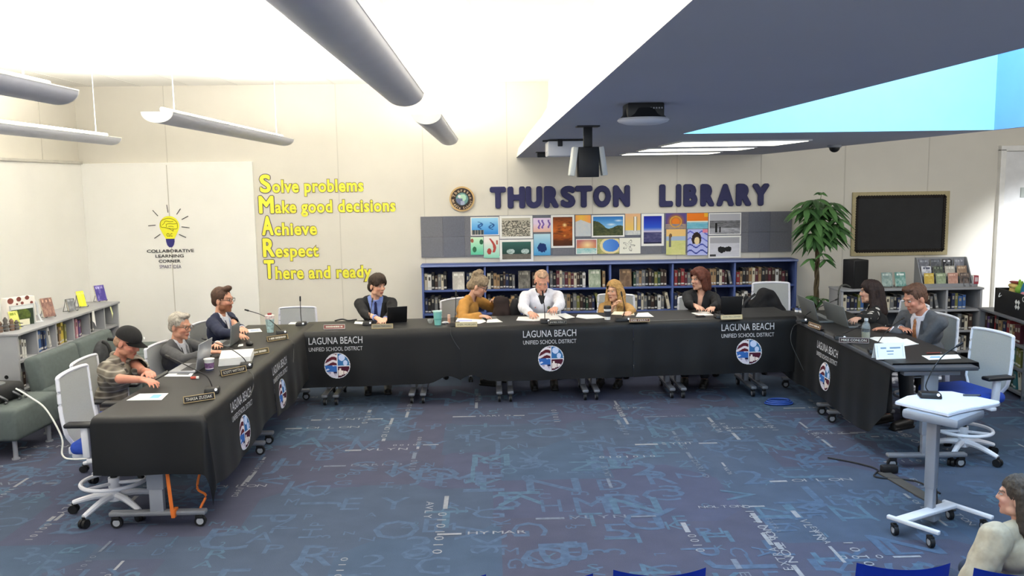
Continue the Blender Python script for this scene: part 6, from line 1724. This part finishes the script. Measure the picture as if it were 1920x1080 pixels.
lathe_thing('coffee_cup', 'white coffee cup with black lid and dark round mark', 'cup', (1139, 599), zm(1139), [('cup', [(.028, 0), (.036, .11)], white), ('sleeve', [(.0316, .03), (.0352, .085)], M('cup_sleeve', '3c3d42', .6, var=.3, scale=50)), ('lid', [(.039, .108), (.039, .122), (.034, .136), (.01, .136)], M('lid_black', '1c1512', .4))])
sheet([(1146, 590), (1152, 584), (1188, 585), (1190, 591)], zm(1170), 'cream papers before the blonde person', m=M('paper_cream', 'ece2c8', .7))
sheet([(1192, 594), (1196, 587), (1215, 586), (1226, 594)], zm(1208), 'white paper at the elbow of the blonde person')
p = at(1132, 600, z=zm(1139)); 
mic((1168, 602), zm(1168), (1166, 553, .05), [(1171, 580)], 'microphone on wide black base before the blonde person', base=(.16, .1))
plate((1180, 604.5), (1218, 603.5), zm(1200), 'DEE PERRY', 'dark red name plate before the blonde person', h=.036, face=M('plate_darkred', '5a3430', .5))
sheet([(1296, 587), (1310, 584.5), (1330, 585), (1338, 591), (1312, 592)], zm(1318), 'white papers before the person in black blouse')
p = at(1313, 594, z=zm(1313)); r = thing('smartphone', 'black phone lying on the papers before the black blouse', 'phone', (p.x, p.y, zm(1313)), .1); bm = B(); box(bm, (0, 0, .006), (.09, .05, .01), bev=.003); obj('case', bm, mblk, r); bm = B(); box(bm, (0, 0, .0115), (.082, .044, .001)); obj('screen', bm, M('screen_dark', '14161c', .25), r)
mic((1349, 596), zm(1349), (1342, 545, .05), [(1347, 570)], 'microphone between black blouse person and black laptop')
laptop((1390, 590), (1350, 591), zm(1370), .18, 100, .15, 'black laptop open beside the person in black blouse', lblk)
plate((1352, 599.5), (1392, 598.5), zm(1372), 'JOAN MALCZEWSKI', 'cream name plate in front of the rightmost black laptop of the row', face=M('plate_cream', 'c9bf9c', .5), ink=M('ink_dark', '2a2620', .5, var=0))
# black jacket slung on the tall empty chair
r = thing('black_jacket', 'black jacket bundled over the arm of the tall empty chair', 'jacket', (2.96, 9.22, 0))
bm = B(); cap(bm, (-.18, 0, .62), (.02, .0, .86), .09, .1); cap(bm, (.02, 0, .86), (.16, .0, .66), .1, .09); ell(bm, (-.02, .0, .66), (.2, .1, .14)); cap(bm, (-.2, -.03, .86), (-.23, 0, .6), .03)
obj('body', wrinkle(blob(bm, .012, 3), .03, 9.), M('jacket_black', '17171a', .85, var=.2, scale=20), r); bm = B(); tube(bm, curve_pts([(-.12, -.06, .9), (-.24, -.08, .8), (-.25, -.07, .66), (-.15, -.09, .6)], 6), .014, 8); obj('strap', bm, M('jacket_strap', '2a2a2d', .8), r)
# dark bag held by the mustard person
r = thing('dark_bag', 'dark brown black bag held open by the person in mustard cardigan', 'bag', (.12, 9.06, 0), -.2)
bm = B(); box(bm, (0, 0, .76), (.24, .13, .36), bev=.05, taper=(.7, .5)); obj('body', wrinkle(blob(bm, .012, 4), .02, 8), M('bag_brown', '2b1d1a', .8, var=.3, scale=15), r)
bm = B(); ell(bm, (.14, .03, .78), (.06, .07, .13)); obj('black_flap', bm, M('jacket_black', '17171a', .85, var=.2, scale=20), r)
# ---- right row
laptop((1536, 606), (1505, 590), ZR_, .20, 106, .16, 'grey laptop nearest the corner on the right table', lgry)
laptop((1592, 616), (1552, 601), ZR_, .19, 106, .16, 'grey laptop in front of the dark haired person', lgry)
for px, lab in (((1494, 588), 'short blue and white bottle at the corner of right table'), ((1502, 589), 'second short blue white bottle beside the corner laptop')):
    lathe_thing('small_bottle', lab, 'bottle', px, ZR_-.02 if px[0] < 1498 else ZR_-.02, [('body', [(.02, 0), (.02, .05), (.012, .06)], M('bottle_blue', '4a5a8a', .4)), ('band', [(.0205, .015), (.0205, .04)], white), ('cap', [(.012, .06), (.012, .075)], mblk)])
mic((1505, 603), ZR_, (1568, 562, .3), [(1518, 586, .05), (1540, 574, .15)], 'microphone curving from the right corner towards the bookcase', -.4)
plate((1516, 611), (1538, 619), ZR_, None, 'red brown name plate near the grey corner laptop', face=M('plate_darkred', '5a3430', .5), h=.04)
r = lathe_thing('water_bottle', 'clear water bottle with amber liquid beside the black top', 'bottle', (1623, 634), ZR_, [('liquid', [(.03, .004), (.031, .05), (.031, .055)], M('amber_water', 'b4a878', .1, var=0, alpha=.8)), ('body', [(.033, 0), (.035, .02), (.035, .1), (.026, .125), (.014, .14), (.014, .15)], M('bottle_clear', 'aab4b6', .08, var=0, alpha=.38)), ('cap', [(.016, .148), (.016, .168), (.004, .169)], M('cap_white', 'd0d2d4', .4)), ('grip_band', [(.0355, .06), (.0355, .085)], M('bottle_band', '5c6062', .4, alpha=.7))])
plate((1573, 642.5), (1629, 644), ZR_, 'MIKE CONLON', 'dark red name plate with white lettering by the water bottle', face=M('plate_maroon', '3c2624', .5), fr=M('plate_silver', '9c908a', .5))
sheet([(1629, 634), (1640, 632), (1680, 632), (1723, 645), (1690, 650), (1650, 642)], ZR_, 'spread white papers before the man in grey suit')
sheet([(1662, 641), (1700, 635), (1721, 645), (1692, 648)], ZR_+.002, 'upper white page on the spread papers of grey suit man')
p = at(1671, 673, z=ZR_)
r = thing('tent_card', 'white folded card with typed lines standing at the table edge', 'card', (p.x, p.y, ZR_), .06)
w_ = (at(1700, 673, z=ZR_)-at(1641, 673, z=ZR_)).length
bm = B(); box(bm, (0, .02, .055), (w_, .002, .12), rot=(-.3, 0, 0)); box(bm, (0, .055, .055), (w_, .002, .12), rot=(.3, 0, 0)); obj('card', bm, white, r, False)
bm = B(); T_ = Matrix.Translation((0, .0185, .055)) @ rotm(-.3)
for zz, ww, hh_ in ((.024, .17, .011), (.0, .24, .009), (-.022, .2, .006)):
    for q in ((-.22, .18) if zz > .02 else (0,)): box(bm, (q*w_, 0, zz), (w_*(ww if zz < .02 else (.19 if q < 0 else .36)), .0006, hh_))
for x in (-w_*.43, w_*.43): box(bm, (x, 0, 0), (.0015, .0005, .09))
bmesh.ops.transform(bm, matrix=T_, verts=bm.verts[:]); obj('typed_lines', bm, M('typed_blue', '7f9ab0', .6, var=0), r, False)
mic((1640, 662), ZR_, (1692, 598, .5), [(1648, 640, .1), (1665, 618, .3)], 'microphone arching past the grey suit sleeve on right table', -.3)
mic((1575, 636), ZR_, (1612, 612, .2), [(1582, 626, .05)], 'low microphone behind the dark red name plate', -.3)
sheet([(1728, 667), (1796, 665), (1802, 672), (1742, 675)], ZR_, 'white sheet with blue block near the uncovered right table end', [([(1743, 672), (1745, 668.5), (1762, 668), (1764, 671.5)], '8fb4dc')])
p = at(1752, 663, z=ZR_); bm = B(); cyl(bm, (-.06, 0, .005), (.05, .01, .005), .005, n=8); cyl(bm, (.05, .01, .005), (.062, .0115, .005), .005, .001, n=8, mi=1); tag(obj('red_pen', bm, [M('pen_red', '7a3a34', .4), gry], loc=p), 'dark red pen lying above the blue block sheet', 'pen')
# ---- lectern
mic((1743, 745), .75, (1797, 648, .1), [(1736, 722, .04), (1752, 688, .05), (1772, 664, .08)], 'long gooseneck microphone on the white lectern table', -.25, base=(.13, .10))
p = at(1822, 743, z=.75); bm = B(); cyl(bm, (-.05, .008, .007), (.045, -.008, .007), .0065, n=10); cyl(bm, (.045, -.008, .007), (.055, -.0095, .007), .0065, .002, n=10, mi=1); tag(obj('marker_pen', bm, [M('pen_grey', '4c4e50', .4), mblk], loc=p), 'dark marker pen on the white lectern table', 'pen')
# ---- cables hanging over the cloth fronts
def hang(pts, label):
    bm = B(); tube(bm, curve_pts(pts, 6), .0035, 6); tag(obj('microphone_cable', bm, M('cable_charcoal', '3a3a3a', .5)), label, 'cable', 'microphone cables over the cloth')
xl = LTX1+.055
hang([at(466, 695, z=ZL_+.004), at(474, 704, x=xl), at(475, 725, x=xl+.01), at(468, 745, x=xl+.02)], 'thin cable drooping over the cloth edge beside the paper stack')
hang([at(535, 634, z=ZL_+.004), at(549, 641, x=xl), at(551, 655, x=xl+.01), at(550, 680, x=xl+.02)], 'thin cable hanging at the left table corner')
hang([at(846, 612, y=MYF-.03), at(845, 625, y=MYF-.06), at(853, 642, y=MYF-.07), at(862, 655, y=MYF-.075)], 'thin cable hanging below the mustard cardigan place')
hang([at(1503, 606, z=ZR_), at(1488, 612, y=8.05), at(1483, 640, y=8.0), at(1500, 680, y=7.95), at(1515, 715, y=7.9), at(1520, 745, y=7.85)], 'blue black cable drooping at the right table corner to the floor')
# phone in the plaid man's hands
p = (tp(268, 712, .80)+tp(285, 702, .80))/2
r = thing('tablet', 'dark phone held by the man in black cap', 'phone', (p.x+.08, p.y+.01, .80), .4)
bm = B(); box(bm, (0, 0, 0), (.13, .085, .008), rot=(0, -.45, 0), bev=.003); obj('case', bm, mblk, r); bm = B(); box(bm, (-.0025, 0, .0045), (.12, .075, .001), rot=(0, -.45, 0)); obj('screen', bm, M('screen_dark', '14161c', .25), r)
# ================================================================== CAMERA AND LIGHT
cam = bpy.data.cameras.new('camera'); co = bpy.data.objects.new('camera', cam); COL.objects.link(co)
cam.sensor_fit = 'HORIZONTAL'; cam.sensor_width = 36.; cam.lens = 36.*F/1920.; cam.clip_end = 100; cam.clip_start = .05
fwd = ray(960, 540).normalized(); right = (ray(961, 540)-ray(960, 540)).normalized(); up = right.cross(fwd)
co.matrix_world = Matrix.Translation((0, 0, CH)) @ Matrix((right, up, -fwd)).transposed().to_4x4()
sc.camera = co
w = bpy.data.worlds.new('world'); sc.world = w; w.use_nodes = True
bg = w.node_tree.nodes['Background']; bg.inputs[0].default_value = (.86, .92, 1., 1); bg.inputs[1].default_value = .5
def area(name, loc, tgt, sx, sy, e, col=(1, 1, 1)):
    la = bpy.data.lights.new(name, 'AREA'); la.shape = 'RECTANGLE'; la.size = sx; la.size_y = sy; la.energy = e; la.color = col
    o = bpy.data.objects.new(name, la); COL.objects.link(o); o.location = loc
    o.rotation_euler = (Vector(tgt)-Vector(loc)).to_track_quat('-Z', 'Y').to_euler(); return o
area('ceiling_light_wash', (-2.2, 5.2, 3.3), (-2.2, 5.6, 0), 4.5, 7.5, 90, (1, .97, .92))  # broad soft fill added below the ceiling, not a fixture
area('skylight_daylight', ((HX0+HX1)/2, (HY0+HY1)/2, CZ+.5), ((HX0+HX1)/2, (HY0+HY1)/2+.01, 0), 2.0, 4.8, 110, (.78, .9, 1))
area('rear_window_light', (0, -1.2, 2.3), (0, 8, 1.0), 7, 1.8, 90, (.9, .95, 1))  # unseen broad area light behind the camera
area('far_room_light', (5.6, 6.2, 3.2), (4.9, 11.2, 1.3), 3., 3., 130, (1, .98, .95))  # fill added to brighten the right part of the back wall
sp_ = bpy.data.lights.new('doorway_sun', 'SPOT'); sp_.energy = 1700; sp_.spot_size = math.radians(30); sp_.spot_blend = .25; sp_.shadow_soft_size = .25; sp_.color = (.92, .96, 1)
so = bpy.data.objects.new('doorway_sun', sp_); COL.objects.link(so); so.location = (7.6, 6.0, 2.3); so.rotation_euler = (Vector((7.3, 11.2, .55))-Vector((7.6, 6.0, 2.3))).to_track_quat('-Z', 'Y').to_euler()
